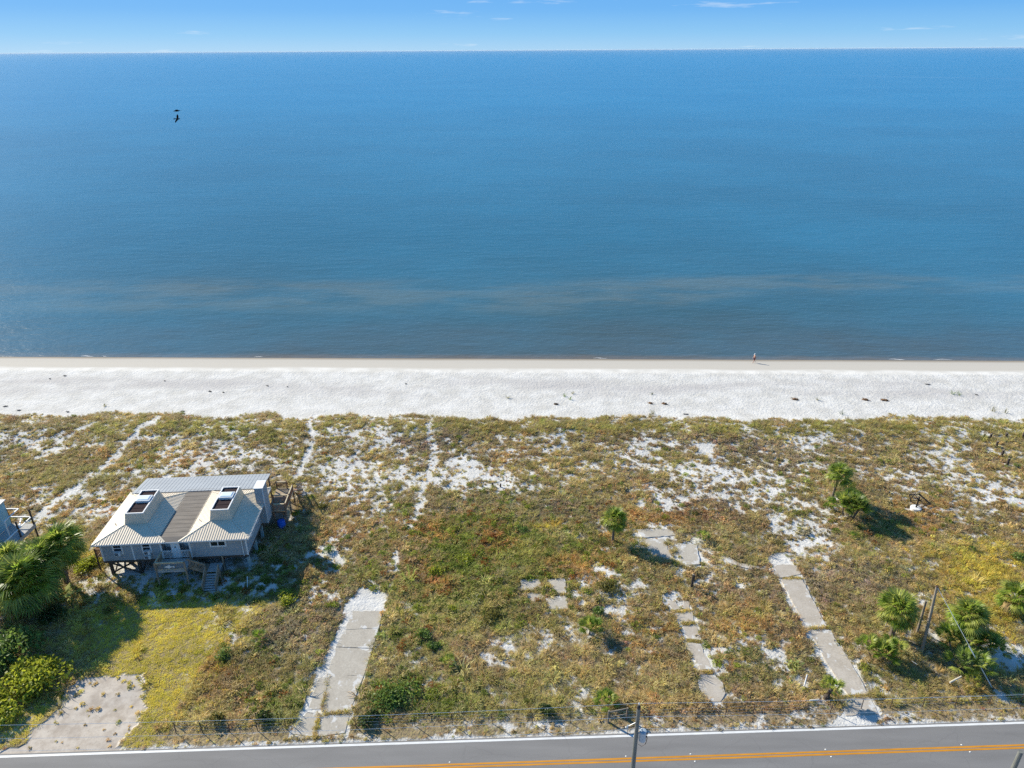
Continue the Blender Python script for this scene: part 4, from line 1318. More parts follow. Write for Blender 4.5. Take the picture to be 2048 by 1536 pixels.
# tall dune grass
sea_edge = 1 - sstep(26, 33, sh)
grassy = np.clip(W[:, 0] * 1.2 + W[:, 1] * 1.25 + W[:, 5] * .9 + W[:, 4] * .45 + .12 + sea_edge * .6, 0, 1)
k = (RNG.random(len(x)) < p * grassy * .52 * np.where(verge, .35, 1)) & ~lawn
X, Y, n = x[k], y[k], k.sum()
S = np.clip(np.exp(RNG.normal(-.14, .34, n)), .3, 1.7) * (.64 + .5 * np.clip(c[k] - .5, 0, .6))
big = (py[k] > 1150) & (RNG.random(n) < .035) & ~verge[k]
S = S * np.where(verge[k], .5, 1) * np.where(big, 1.5, 1)
T, kk = tint_of(W[k], n)
idx = np.where(RNG.random(n) < .65, RNG.integers(0, 4, n), RNG.integers(4, 7, n))
idx = np.where(idx < 4, idx, idx)
o = scatter('dune_grass', np.stack([X, Y, height(X, Y)], 1), RNG.uniform(0, 6.28, n), np.stack([S, S, S * RNG.uniform(.55, 1.0, n)], 1), T, idx, dune_proto)
tag(o, 'tan and olive tufts of tall dune grass over the sandy lots', 'dune grass', kind='stuff')
n_g = n
# low heath and dry weeds
k = (RNG.random(len(x)) < p * (1.1 - grassy) * .98 * np.where(verge, .5, 1)) & ~lawn
X, Y, n = x[k], y[k], k.sum()
S = np.exp(RNG.normal(-.18, .34, n)) * np.where(verge[k], .5, 1)
T, kk = tint_of(W[k], n, .17)
o = scatter('dry_heath', np.stack([X, Y, height(X, Y)], 1), RNG.uniform(0, 6.28, n), np.stack([S, S, S * RNG.uniform(.45, .95, n)], 1), T, RNG.integers(0, 6, n), heath_proto)
tag(o, 'brown and grey dry heath plants between the sand patches', 'heath', kind='stuff')
n_h = n
# scattered small plants on thin ground
k = (RNG.random(len(x)) < .15 * sstep(.05, .30, c) * (1 - p) + .035 * (lot > .5)) & ~bl
X, Y, n = x[k], y[k], k.sum()
S = RNG.uniform(.35, .95, n)
T, kk = tint_of(W[k], n, .17)
o = scatter('sand_weed', np.stack([X, Y, height(X, Y)], 1), RNG.uniform(0, 6.28, n), np.stack([S, S, S], 1), T, RNG.integers(0, 6, n), heath_proto)
tag(o, 'small sparse weeds dotted over bare sand', 'weeds', kind='stuff')
# leafy bushes in the damp middle lot
k = (RNG.random(len(x)) < p * np.clip(W[:, 4] * .26 + W[:, 7] * .12 + W[:, 3] * .04, 0, 1)) & ~lawn & ~verge
X, Y, n = x[k], y[k], k.sum()
S = RNG.uniform(.45, 1.2, n)
g = RNG.random((n, 1))
T = np.array([.13, .175, .032]) * (1 - g) + np.array([.28, .32, .035]) * g
T = T * np.exp(RNG.normal(0, .2, (n, 1)))
rust = RNG.random(n) < .12
T[rust] = np.array([.30, .12, .03])
o = scatter('leafy_groundcover', np.stack([X, Y, height(X, Y)], 1), RNG.uniform(0, 6.28, n), np.stack([S, S, S * .8], 1), T, RNG.integers(0, 3, n), bush_proto)
tag(o, 'low leafy green growth among the dune grass', 'ground cover', kind='stuff')
n_b = n
# lawn
k = lawn & ~bl & (RNG.random(len(x)) < .95 * sstep(.34, .55, c))
X, Y, n = x[k], y[k], k.sum()
S = RNG.uniform(.7, 1.3, n)
g = np.clip(fbm(X, Y, 2.5, 77, 4)[:, None] * 2.2 - .6, 0, 1)
T = np.array([.56, .51, .06]) * (1 - g) + np.array([.90, .73, .11]) * g
T = T * np.exp(RNG.normal(0, .15, (n, 1)))
o = scatter('lawn_grass', np.stack([X, Y, height(X, Y)], 1), RNG.uniform(0, 6.28, n), np.stack([S, S, S * .6], 1), T, RNG.integers(0, 3, n), lawn_proto)
tag(o, 'mown yellow green lawn in front of the stilt house', 'grass', kind='stuff')
print('tufts', n_g, n_h, n_b, n)
# grass in the joints of the long driveway
P = []
for a_, b_ in (((640, 1428), (628, 1476)), ((646, 1430), (700, 1423)), ((657, 1352), (645, 1420)), ((572, 1478), (690, 1472)), ((1612, 1258), (1660, 1256)), ((1566, 1159), (1606, 1157)), ((1672, 1394), (1740, 1392)), ((1090, 1160), (1110, 1190)), ((1044, 1184), (1132, 1189)), ((1085, 1190), (1092, 1216)), ((1343, 1224), (1386, 1221)), ((1364, 1248), (1390, 1247)), ((1372, 1282), (1404, 1284)), ((1398, 1347), (1428, 1344))):
    for t in np.arange(0, 1, .018):
        g_ = gat(a_[0] + (b_[0] - a_[0]) * t, a_[1] + (b_[1] - a_[1]) * t)
        P.append(g_ + RNG.normal(0, .09, 3) * [1, 1, 0] + [0, 0, .03])
P = np.array(P); n = len(P)
S = RNG.uniform(.4, 1.1, n)
T = PAL[RNG.choice([0, 0, 1, 2, 5], n)] * np.exp(RNG.normal(0, .2, (n, 1)))
o = scatter('joint_grass', P, RNG.uniform(0, 6.28, n), np.stack([S, S, S * 1.3], 1), T, RNG.integers(0, 3, n), lawn_proto)
tag(o, 'dry grass growing in the joints between concrete slabs', 'grass', kind='stuff')

# ------------------------------------------------------------------ palms
M_FR = [leaf_mat('frond_green', (.20, .29, .045), .55, .4, .4, .35), leaf_mat('frond_light', (.34, .39, .09), .55, .35, .4, .35),
        leaf_mat('frond_dead', (.30, .22, .11), .25, .35, .7, .2), leaf_mat('frond_dark', (.15, .22, .06), .55, .4, .42, .35)]
M_TRUNK = mat('palm_trunk', (.165, .135, .105), .9, .4, 4, bump=.6, bscale=14, stretch=(1, 1, 2.5))

def frond_mesh(seed, pet, fan, n=17, droop=.35, spread=2.0, w=.048):
    """fan leaf, unit crown radius about 1: petiole along +X then splayed leaflets"""
    r = random.Random(seed)
    mb = MB()
    e = .018
    mb.raw([(0, -e, 0), (0, e, 0), (pet, e * .6, .03), (pet, -e * .6, .03)], [(0, 1, 2, 3)])
    for i in range(n):
        t = (i / (n - 1) - .5) * 2
        ang = t * spread * .5 * 1.15
        ln = fan * (1 - .28 * abs(t) ** 1.6) * r.uniform(.88, 1.08)
        d = np.array([math.cos(ang), math.sin(ang), 0]); s_ = np.array([-d[1], d[0], 0]) * w * fan
        o_ = np.array([pet * (.93 + .05 * (1 - abs(t))), 0, .03])
        m1 = o_ + d * ln * .55 + np.array([0, 0, .05 - .05 * abs(t) + r.uniform(-.03, .03)])
        tp = o_ + d * ln + np.array([0, 0, -droop * fan * r.uniform(.5, 1.4)])
        mb.raw([o_, m1 - s_, m1 + s_, tp], [(0, 1, 2), (1, 3, 2)])
    return mb

FROND = []
for mi, m_ in enumerate(M_FR):
    row = []
    for s_ in range(2):
        q = frond_mesh(100 + mi * 5 + s_, .46, .62, 17, .16 + .16 * s_ + (.25 if mi == 2 else 0)).mesh('frond'); q.materials.append(m_); row.append(q)
    FROND.append(row)
FROND_UP = []
for mi, m_ in enumerate(M_FR):
    row = []
    for s_ in range(2):
        q = frond_mesh(140 + mi * 5 + s_, .55, .55, 15, .10, 1.7, .05).mesh('frond'); q.materials.append(m_); row.append(q)
    FROND_UP.append(row)

def crown(parent, c, R, n, up0, up1, seed, mix=(.55, .3, .15, 0), meshes=None, squash=1.0):
    r = random.Random(seed)
    meshes = meshes or FROND
    for i in range(n):
        f = (i + .5) / n
        az = i * 2.39996 + r.uniform(-.3, .3)
        el = up0 + (up1 - up0) * (f ** 1.0) + r.uniform(-.15, .15)
        low = f
        ws = list(mix)
        if low < .6: ws[2] = 0
        if low < .35: ws[1] *= 1.5
        mi = r.choices(range(4), ws)[0]
        o = link('frond', r.choice(meshes[mi]), parent)
        o.location = tuple(c)
        o.rotation_euler = (r.uniform(-.5, .5), -el, az)
        s_ = R * r.uniform(.85, 1.12)
        o.scale = (s_, s_, s_)

def palm(px, py, h, R, label, n=44, lean=(0, 0), seed=1, tr=.17, mix=(.5, .32, .18, 0), group='cabbage palms', skirt=True):
    b = gat(px, py)
    t = empty('cabbage_palm', b, label, 'palm tree', group)
    mb = MB()
    k = 9
    pts = [(lean[0] * (i / k) ** 1.5, lean[1] * (i / k) ** 1.5, -.2 + (h + .2) * i / k) for i in range(k + 1)]
    mb.tube(pts, [tr * (1.25 - .35 * i / k + (.12 if i % 2 else 0) + (.25 if i > k - 2 else 0)) for i in range(k + 1)], 10)
    mb.build('trunk', M_TRUNK, t)
    c = (lean[0], lean[1], h)
    crown(t, c, R, n, 1.45, -1.05 if n > 55 else -.75, seed, mix)
    return t

palm(1663, 1002, 3.5, 1.75, 'tall slender cabbage palm rising beside the dark palmetto clump', 46, (.25, .1), 3, .13, (.45, .40, .15, 0))
palm(1225, 1083, 2.85, 1.65, 'lone cabbage palm casting a long shadow on pale concrete', 48, (.1, .0), 4, .12, (.55, .37, .08, 0))
palm(1783, 1272, 3.0, 2.05, 'large round cabbage palm just left of the leaning bare pole', 54, (.0, .1), 5, .19, (.45, .38, .17, 0))
palm(1925, 1285, 3.0, 1.95, 'cabbage palm standing behind the guy wire', 50, (-.2, .1), 6, .19, (.45, .38, .17, 0))
palm(2026, 1222, 1.5, 1.85, 'short cabbage palm at the right edge in yellow grass', 42, (-.1, .1), 7, .22, (.5, .35, .15, 0))
palm(135, 1168, 4.7, 2.5, 'dense cabbage palm nearest the left corner of the stilt house', 70, (.5, .2), 8, .22, (.45, .28, .15, .12))
palm(72, 1228, 3.8, 3.2, 'broad cabbage palm in the middle of the left thicket', 80, (-.1, .1), 9, .24, (.40, .28, .12, .2))
palm(100, 1198, 4.3, 2.6, 'shaggy cabbage palm leaning between two larger crowns of the left thicket', 64, (.3, .3), 10, .22, (.45, .28, .12, .15))
palm(12, 1212, 3.0, 2.9, 'cabbage palm with its crown cut by the left edge of the picture', 70, (.3, .0), 12, .24, (.40, .28, .12, .2))
palm(38, 1180, 3.2, 2.5, 'rearmost cabbage palm of the left thicket by the teal house', 60, (.2, .2), 13, .22, (.45, .32, .13, .1))

def palmetto(px, py, R, label, n=20, seed=1, mix=(.55, .3, .08, .07), z=.12, h=None, name='saw_palmetto', cat='palmetto', group='saw palmettos', stems=1, spread=0):
    b = gat(px, py)
    t = empty(name, b, label, cat, group)
    r = random.Random(seed)
    st_ = MB()
    for i in range(stems):
        a = r.uniform(0, 6.28); d = spread * math.sqrt(r.random()) if stems > 1 else 0
        c = (d * math.cos(a), d * math.sin(a), z + (h or 0) * r.uniform(.7, 1))
        st_.tube([(c[0] * .6, c[1] * .6, -.1), c], [.09, .07], 6)
        crown(t, c, R, max(6, n // stems), 1.4, .12, seed + i * 31, mix, FROND_UP)
    st_.build('stem', M_TRUNK, t)
    return t
palmetto(1692, 1035, 1.9, 'dark green palmetto clump below the tall slender palm', 110, 20, (.4, .1, .05, .45), .2, 1.4, stems=7, spread=1.2)
palmetto(1655, 1017, .8, 'small palmetto at the foot of the tall slender palm', 14, 21)
palmetto(1177, 1268, 1.45, 'spiky upright palmetto beside the four concrete pads', 30, 22, (.6, .35, .05, 0), .2, .5, stems=2, spread=.35)
palmetto(1213, 1408, 1.25, 'bright green palmetto behind the wooden fence brace', 20, 23, (.6, .38, .02, 0), .15)
palmetto(1406, 1080, .95, 'small palmetto with a short shadow inland of the pale slabs', 18, 25, (.5, .4, .1, 0), .3)
palmetto(1758, 1312, 1.5, 'wide bushy palmetto under the large round palm', 60, 26, (.6, .35, .05, 0), .2, .6, stems=5, spread=1.5)
palmetto(1925, 1320, 1.8, 'large shaded palmetto thicket under the palm behind the guy wire', 120, 27, (.45, .1, .05, .4), .2, .8, stems=8, spread=2.4)
palmetto(1946, 1365, .9, 'small yellowish palmetto close to the anchor of the guy wire', 16, 28, (.15, .75, .1, 0))
palmetto(1943, 1102, .55, 'little blue green palmetto in front of the metal frame', 14, 29, (.4, 0, 0, .6))
palmetto(1703, 1076, .65, 'small palmetto in the grass below the dark clump', 12, 31, (.6, .2, 0, .2))
palmetto(895, 1330, .95, 'solitary palmetto in the brush of the middle lot', 14, 33, (.55, .3, .15, 0))
palmetto(520, 1280, 1.0, 'dark palmetto in the scrub between the lawn and the long driveway', 16, 34, (.4, .15, .1, .35))
palmetto(1862, 1095, .5, 'tiny palmetto right of the palm shadow', 10, 35)
palmetto(1400, 1235, .45, 'tiny palmetto beside the broken walkway', 8, 37, (.3, .6, .1, 0))
# young palm with a tilted stump at the end of the right driveway
yp = empty('young_palm', gat(1652, 1398), 'young palm on a dark tilted stump beside the right driveway', 'palm tree')
MB().tube([(0, 0, -.15), (.05, .02, .35), (.22, .10, .75), (.38, .16, 1.0)], [.24, .25, .19, .13], 10).build('trunk', M_WOODD, yp)
crown(yp, (.38, .16, 1.0), 1.15, 20, 1.5, .1, 41, (.6, .38, .02, 0), FROND_UP)

# ------------------------------------------------------------------ bushes
M_BUSH = {k: leaf_mat('bush_' + k, c, .5, .4, .5, .3) for k, c in dict(green=(.14, .22, .055), lime=(.30, .34, .04), dark=(.06, .095, .03), olive=(.16, .155, .045), pale=(.24, .215, .09), red=(.26, .11, .03)).items()}
def bush(px, py, R, H_, kind, label, n=240, s=.2, seed=1, name='bush', cat='bush', group=None, lobes=5):
    b = gat(px, py)
    t = empty(name, b, label, cat, group)
    r = random.Random(seed)
    mb = MB(); tw = MB()
    for l in range(lobes):
        a = r.uniform(0, 6.28); d = R * .55 * math.sqrt(r.random())
        cx, cy, cr, chh = d * math.cos(a), d * math.sin(a), R * r.uniform(.45, .65), H_ * r.uniform(.65, 1)
        for _ in range(n // lobes):
            th = r.uniform(0, 2 * PI); ph = math.acos(r.uniform(-.15, 1)); rr = r.random() ** .3
            c = np.array([cx + cr * rr * math.sin(ph) * math.cos(th), cy + cr * rr * math.sin(ph) * math.sin(th), max(.05, chh * .45 + chh * .55 * rr * math.cos(ph))])
            dd = np.array([r.gauss(0, 1), r.gauss(0, 1), r.gauss(.3, .8)]); dd /= np.linalg.norm(dd) + 1e-6
            e = np.cross(dd, [r.gauss(0, 1), r.gauss(0, 1), r.gauss(0, 1)]); e /= np.linalg.norm(e) + 1e-6
            k = s * r.uniform(.6, 1.3)
            mb.poly([c - dd * k * .5, c + e * k * .3, c + dd * k * .55, c - e * k * .3])
        tw.tube([(0, 0, -.1), (cx * .5, cy * .5, chh * .3), (cx, cy, chh * .7)], [.04, .03, .012], 5)
    tw.build('stem', M_WOODD, t)
    mb.build('foliage', M_BUSH[kind], t)
    return t
bush(2, 1335, 3.8, 2.6, 'green', 'huge mid green leafy bush at the left edge', 2600, .42, 51, lobes=12)
bush(62, 1372, 3.1, 1.9, 'lime', 'sunlit yellow green bush in front of the huge mid green one', 1900, .36, 52, lobes=9)
bush(5, 1425, 2.4, 1.4, 'lime', 'yellow green bush reaching the sandy parking lot at the left edge', 1100, .34, 53, lobes=7)
bush(178, 1130, 1.9, 1.0, 'lime', 'bright yellow bush beside the left corner of the stilt house', 900, .26, 54, lobes=7)
bush(268, 1200, .75, .8, 'pale', 'pale dry shrub at the lawn edge in the house shadow', 260, .16, 55)
bush(222, 1222, .7, .7, 'olive', 'olive shrub where the palm shadow meets the lawn', 240, .16, 56)
bush(110, 1235, 1.6, 1.2, 'dark', 'dark undergrowth bush added to deepen the shade below the palm trunks of the left thicket', 620, .26, 56, lobes=6)  # added bush: dark leaves stand in for shade over the sunlit sand here
bush(30, 1238, .8, .7, 'lime', 'small light shrub under the left palms', 240, .18, 57)
bush(448, 1318, .95, .9, 'green', 'round fresh green bush on the edge of the lawn', 420, .17, 58)
bush(572, 1202, 1.25, .9, 'lime', 'yellow green bush right of the lawn in the sun', 520, .20, 59)
bush(657, 1104, .85, .8, 'green', 'green bush next to the chimney shadow on the sand', 320, .17, 60)
bush(1218, 1180, 1.6, .9, 'olive', 'spreading olive bush between the concrete pads and the lone palm', 700, .2, 61, lobes=7)
bush(1190, 1225, .9, .9, 'green', 'green bush pressed against the spiky palmetto', 380, .18, 62)
bush(928, 1122, 1.2, .75, 'lime', 'larger of two lime bushes in the middle lot', 460, .18, 63)
bush(876, 1146, .95, .65, 'lime', 'smaller lime bush lower left of its twin', 380, .18, 64)
bush(845, 1275, .95, .8, 'green', 'green bush with a shiny dark neighbour on its right', 380, .2, 65)
bush(868, 1298, .8, .7, 'green', 'glossy dark bush near the long driveway', 300, .24, 66)
bush(790, 1395, 2.1, 1.1, 'green', 'wide green bush inside the roadside fence beside the long driveway', 1300, .24, 67, lobes=9)
bush(735, 1440, 1.1, .9, 'dark', 'dark bush at the fence where the long driveway ends', 500, .22, 68)
bush(2036, 1116, 1.2, .8, 'green', 'green bush at the right edge above the yellow grass', 420, .2, 69)
bush(1780, 1195, .5, .4, 'olive', 'tiny olive shrub behind the large round palm', 140, .14, 70)
bush(905, 1222, .6, .6, 'lime', 'small lime bush near the head of the long driveway', 240, .15, 71)
bush(983, 1238, 1.3, .8, 'olive', 'grassy olive bush in the centre of the lots', 520, .2, 72)
bush(1090, 1430, .9, .8, 'dark', 'dark bush against the fence wire left of the wooden brace', 380, .2, 73)
bush(898, 1168, .45, .5, 'red', 'small rust red shrub under the lime bushes', 180, .14, 74)
bush(990, 1075, .6, .45, 'red', 'rust brown shrub above the lime bushes', 220, .15, 75)
bush(1045, 1060, .9, .6, 'green', 'dark green bush next to an orange grass patch', 340, .17, 76)
bush(645, 1015, .9, .7, 'olive', 'grey olive bush right of the beach stairs', 360, .18, 77)
bush(590, 1030, .7, .5, 'lime', 'yellow green shrub lit beside the right deck', 240, .16, 78)
bush(530, 1445, 1.0, .9, 'dark', 'dark bush at the fence left of the long driveway', 420, .2, 79)
bush(430, 1447, .9, .8, 'olive', 'olive bush at the left end of the fence wire', 380, .18, 80)

# ------------------------------------------------------------------ poles, wires, fence
M_POLE = mat('utility_pole_wood', (.155, .160, .145), .85, .35, 3, bump=.5, bscale=20, stretch=(1, 1, .15))
M_POLE2 = mat('bleached_pole_wood', (.26, .22, .165), .85, .35, 3, bump=.5, bscale=20, stretch=(1, 1, .15))
M_TCAN = mat('transformer_grey', (.30, .36, .41), .35, .1, 3, spec=.5)
M_STEEL = mat('galvanised_steel', (.45, .46, .46), .4, .15, 5, metal=.6)
M_BLK = mat('black_rubber', (.02, .02, .02), .5, .1, 3)
M_WIRE = mat('pale_wire', (.8, .78, .72), .4, .05, 3)
M_RUST = mat('rusty_iron', (.085, .055, .04), .8, .4, 6)
PX0, PY0 = 8.22, 33.30
up_ = empty('utility_pole', (PX0, PY0, 0), 'roadside wooden utility pole carrying a blue grey transformer', 'utility pole')
MB().tube([(0, 0, -.4), (0, 0, 3), (0, 0, 7), (0, 0, 10.7)], [.19, .175, .15, .125], 12).build('shaft', M_POLE, up_)
MB().tube([(0, 0, 10.701), (0, 0, 10.86), (0, 0, 11.0)], [.13, .13, .02], 12).build('pole_cap', M_BLK, up_)
MB().tube([(0, 0, 11.0), (0, 0, 11.12), (0, 0, 11.16), (0, 0, 11.2)], [.03, .05, .05, .02], 8).build('insulator', M_TRIM, up_)
tf = MB().tube([(.44, -.02, 7.65), (.44, -.02, 7.70), (.44, -.02, 8.45), (.44, -.02, 8.53)], [.20, .235, .235, .20], 20).build('transformer', M_TCAN, up_)
MB().tube([(.44, -.02, 8.53), (.44, -.02, 8.58), (.44, -.02, 8.61)], [.245, .23, .10], 20).build('lid', M_TCAN, tf)
MB().tube([(.38, -.05, 8.6), (.36, -.06, 8.72), (.35, -.06, 8.84), (.35, -.06, 8.88)], [.05, .065, .05, .02], 10).build('bushing', M_TRIM, tf)
MB().box((.645, -.06, 8.25), (.76, .02, 8.36)).build('terminal', M_BLK, tf)
MB().box((.62, -.16, 8.1), (.72, -.08, 8.2)).build('terminal', M_BLK, tf)
MB().box((.13, -.07, 7.8), (.215, .03, 8.4)).build('bracket', M_STEEL, tf)
lw = MB()
lw.tube([(.70, -.03, 8.25), (.78, -.05, 7.9), (.68, -.1, 7.4), (.4, -.16, 7.25), (.17, -.14, 7.45)], .014, 5)
lw.tube([(.67, -.12, 8.12), (.70, -.14, 7.7), (.62, -.2, 7.5)], .014, 5)
lw.build('lead_wire', M_RUST, tf)
arm = MB().beam((-.13, 0, 9.35), (-.62, -.04, 9.05), .03).build('cutout_arm', M_TCAN, up_)
MB().tube([(-.62, -.08, 9.22), (-.64, -.10, 9.1), (-.66, -.12, 8.95), (-.66, -.12, 8.88)], [.04, .06, .06, .03], 10).build('fuse', M_TCAN, arm)
MB().tube([(-.72, -.1, 9.05), (-.78, -.1, 9.0)], [.06, .05], 8).build('fuse_cap', M_TRIM, arm)
MB().tube([(-.66, -.12, 8.9), (-.63, -.14, 8.6), (-.60, -.12, 8.3)], .016, 5).build('fuse_lead', M_RUST, arm)

def pole_y(x): return PY0 + .0309 * (x - PX0)
x2 = 35.6
up2 = empty('utility_pole', (x2, pole_y(x2), 0), 'plain dark utility pole just entering the bottom right corner', 'utility pole')
MB().tube([(0, 0, -.4), (0, 0, 2.4), (0, 0, 5.2)], [.2, .18, .16], 12).build('shaft', M_POLE, up2)

def wire(name, label, p0, p1, sag, rad, group):
    p0, p1 = np.array(p0), np.array(p1)
    n = 24
    pts = [tuple(p0 + (p1 - p0) * t - np.array([0, 0, sag * 4 * t * (1 - t)])) for t in np.linspace(0, 1, n)]
    o = MB().tube(pts, rad, 4).build(name, M_WIRE)
    return tag(o, label, 'power line', group)
G = 'overhead wires along the road'
for sgn, side in ((-1, 'left'), (1, 'right')):
    xe = PX0 + sgn * 46
    for z, nm, r in ((11.15, 'topmost', .012), (9.9, 'middle', .010), (8.75, 'lowest', .010)):
        wire('power_line', '%s thin wire running %s from the transformer pole' % (nm, side), (PX0, PY0, z), (xe, pole_y(xe), z), .35, r, G)

# the leaning poles and the guy wire on the right lot
def leaning(px, py, tip, h, r0, r1, name, label, cat):
    b = gat(px, py)
    t = empty(name, b, label, cat)
    q = at(tip[0], tip[1], h)
    dx, dy = q[0] - b[0], q[1] - b[1]
    MB().tube([(0, 0, -.3), (dx * .5, dy * .5, h * .5), (dx, dy, h)], [r0, (r0 + r1) / 2, r1], 10).build('shaft', M_POLE2, t)
    return t, (b[0] + dx, b[1] + dy, h)
dp, dtop = leaning(1843, 1306, (1874, 1173), 7.2, .14, .105, 'bare_pole', 'tall bare leaning timber pole held by the guy wire', 'pole')
MB().tube([(dtop[0] - dp.location[0] - .01, dtop[1] - dp.location[1], 7.2), (dtop[0] - dp.location[0], dtop[1] - dp.location[1], 7.26)], [.15, .10], 10).build('pole_cap', M_RUST, dp)
leaning(1834, 1266, (1852, 1202), 3.6, .13, .10, 'bare_pole', 'shorter thin timber pole behind the tall leaning one', 'pole')
ga = gat(1985, 1380)
gy_ = empty('guy_wire', ga, 'pale guy wire slanting down from the tall bare pole', 'guy wire')
d = np.array(dtop) - ga
MB().tube([(0, 0, .1), tuple(d * .985)], .022, 5).build('cable', M_WIRE, gy_)
MB().tube([tuple(d * .02 + [0, 0, .1]), tuple(d * .42)], .040, 6).build('guard_sleeve', M_TRIM, gy_)
MB().tube([(0, 0, -.2), (0, 0, .25)], .05, 6).build('anchor_rod', M_RUST, gy_)

# roadside wire fence
fence_pts = [(712, 1456), (760, 1455), (830, 1452), (905, 1449), (985, 1447), (1065, 1446), (1140, 1446), (1217, 1443), (1253, 1441), (1298, 1440), (1350, 1436), (1394, 1434), (1450, 1432), (1505, 1430), (1560, 1428), (1612, 1426), (1660, 1424)]
fence_r = [(1722, 1418), (1780, 1416), (1845, 1414), (1910, 1411), (1976, 1408), (2041, 1406), (2110, 1404)]
fence_l = [(352, 1466), (405, 1465), (460, 1464), (515, 1461), (572, 1458)]
for pts, lab in ((fence_l, 'wire fence with thin posts between the lawn and the long driveway'), (fence_pts, 'long wire fence with thin rusty posts along the middle lots'), (fence_r, 'wire fence with leaning rusty posts at the right end of the road')):
    b0 = gat(*pts[0])
    f = empty('wire_fence', b0, lab, 'fence', 'roadside wire fences')
    tops = []
    for i, p in enumerate(pts):
        g_ = gat(*p) - b0
        tilt = (random.uniform(-.06, .06), random.uniform(-.05, .05))
        top = g_ + np.array([tilt[0], tilt[1], 1.15])
        tops.append((g_, top))
        MB().beam(g_ - [0, 0, .25], top, .045, .045).build('post', M_RUST, f)
    w_ = MB()
    for hz in (.35, .7, 1.08):
        line_ = [tuple(a_ + (t_ - a_) * (hz / 1.15)) for a_, t_ in tops]
        w_.tube(line_, .0045, 4)
    w_.build('wire', M_WIRE, f)
# timber H brace in the fence
g0, g1 = gat(1216, 1445), gat(1253, 1438)
hb = empty('fence_brace', g0, 'two weathered timber posts joined by a top rail in the fence', 'fence brace')
d = g1 - g0
MB().tube([(0, 0, -.3), (0, 0, 1.35)], [.085, .075], 8).build('post', M_POLE2, hb)
MB().tube([tuple(d + [0, 0, -.3]), tuple(d + [0, 0, 1.3])], [.085, .075], 8).build('post', M_POLE2, hb)
MB().tube([(.08, 0, 1.22), tuple(d + [-.08, 0, 1.2])], .055, 8).build('rail', M_POLE2, hb)
MB().tube([(.08, 0, .62), tuple(d + [-.08, 0, .6])], .03, 8).build('rail', M_POLE2, hb)

# posts and pilings left standing
def stub(px, py, h, r_, label, name='piling', cat='piling', group='old pilings near the dune', m_=None):
    b = gat(px, py)
    t = empty(name, b, label, cat, group)
    MB().tube([(0, 0, -.3), (0, 0, h * .6), (.02, 0, h)], [r_ * 1.05, r_, r_ * .92], 9).build('shaft', m_ or M_WOODD, t)
    MB().tube([(.02, 0, h), (.02, 0, h + .03)], [r_ * .9, r_ * .7], 9).build('top', M_POLE2, t)
    return t
for px, py, h, lab in ((1980, 877, .75, 'dark piling stub in the seaward row, leftmost'), (2011, 876, .8, 'dark piling stub in the seaward row, second from left'), (2045, 876, .9, 'dark piling stub at the right edge of the picture'),
                       (1992, 894, .9, 'dark piling stub just below the seaward row'), (2003, 913, 1.0, 'dark piling stub in the middle of the slanting row'), (2014, 930, 1.0, 'lowest dark piling stub of the slanting row'), (1968, 874, .5, 'short piling stub beside a grass tuft')):
    stub(px, py, h, .16, lab)
stub(1383, 1176, 1.75, .13, 'single dark timber post standing on the sandy lot', 'timber_post', 'post', None)
MB_ = empty('timber_post', gat(1387, 1162), 'short broken post close behind the single dark one', 'post')
MB().tube([(0, 0, -.3), (.05, 0, .75)], [.10, .09], 8).build('shaft', M_WOODD, MB_)
for px, py, h, lab in ((985, 972, .5, 'left of a pair of low stubs in the sand'), (1001, 974, .5, 'right of a pair of low stubs in the sand')):
    stub(px, py, h, .1, lab, 'timber_stub', 'post', 'low stubs in the sand')
# planks and pipes lying about
def lying(px0, py0, px1, py1, r_, m_, name, label, cat, z=.22, z1=None):
    a_, b_ = gat(px0, py0), gat(px1, py1)
    a_[2] += z; b_[2] += z if z1 is None else z1
    c_ = (a_ + b_) / 2
    t = MB().tube([tuple(a_ - c_), tuple(b_ - c_)], [r_, r_ * .9], 8).build(name, m_)
    t.location = c_
    return tag(t, label, cat)
M_BONE = mat('bleached_wood', (.60, .56, .48), .8, .2, 4)
lying(1898, 1370, 1921, 1358, .08, M_BONE, 'log', 'bleached log lying in grass right of the tall bare pole', 'log', .3)
lying(1618, 1406, 1637, 1404, .07, M_BONE, 'plank', 'pale plank lying near the foot of the right driveway', 'plank', .3)
lying(1608, 1374, 1611, 1364, .06, M_TRIM, 'pipe', 'short white pipe sticking out of the sandy grass', 'pipe', .1, .9)
lying(495, 1180, 497, 1165, .04, M_TRIM, 'pipe', 'thin white stake standing in the house shadow', 'pipe', .05, .8)
lying(1822, 1324, 1834, 1332, .05, M_BONE, 'branch', 'pale branch on the ground under the palms', 'branch', .15)

# ------------------------------------------------------------------ skeleton of a dish antenna on a round pad
da = empty('dish_antenna', gat(1831, 1019), 'broken skeleton of a dish antenna on a round white base', 'antenna')
MB().tube([(0, 0, -.1), (0, 0, .30), (0, 0, .34)], [.62, .60, .52], 24).build('base', mat('white_concrete', (.66, .65, .62), .8, .12, 4), da)
MB().tube([(0, 0, .34), (.03, 0, 1.1), (.08, 0, 1.75)], [.09, .085, .08], 8).build('mast', M_BLK, da)
def dpt(px, py, z):
    g_ = np.array(da.location); q = at(px, py, z + g_[2]); return q - g_
TL, TM, TR, BM, BL = dpt(1819, 989, 1.95), dpt(1838, 988, 2.05), dpt(1861, 1008, 1.35), dpt(1841, 1015, .80), dpt(1821, 1001, 1.45)
fm = MB()
for p, q, w in ((TL, TM, .08), (TM, TR, .12), (TR, BM, .07), (TL, BL, .08), (BL, BM, .06)):
    fm.beam(p, q, w)
fm.build('frame', M_BLK, da)
rb = MB()
hub = (TM + BM) * .5
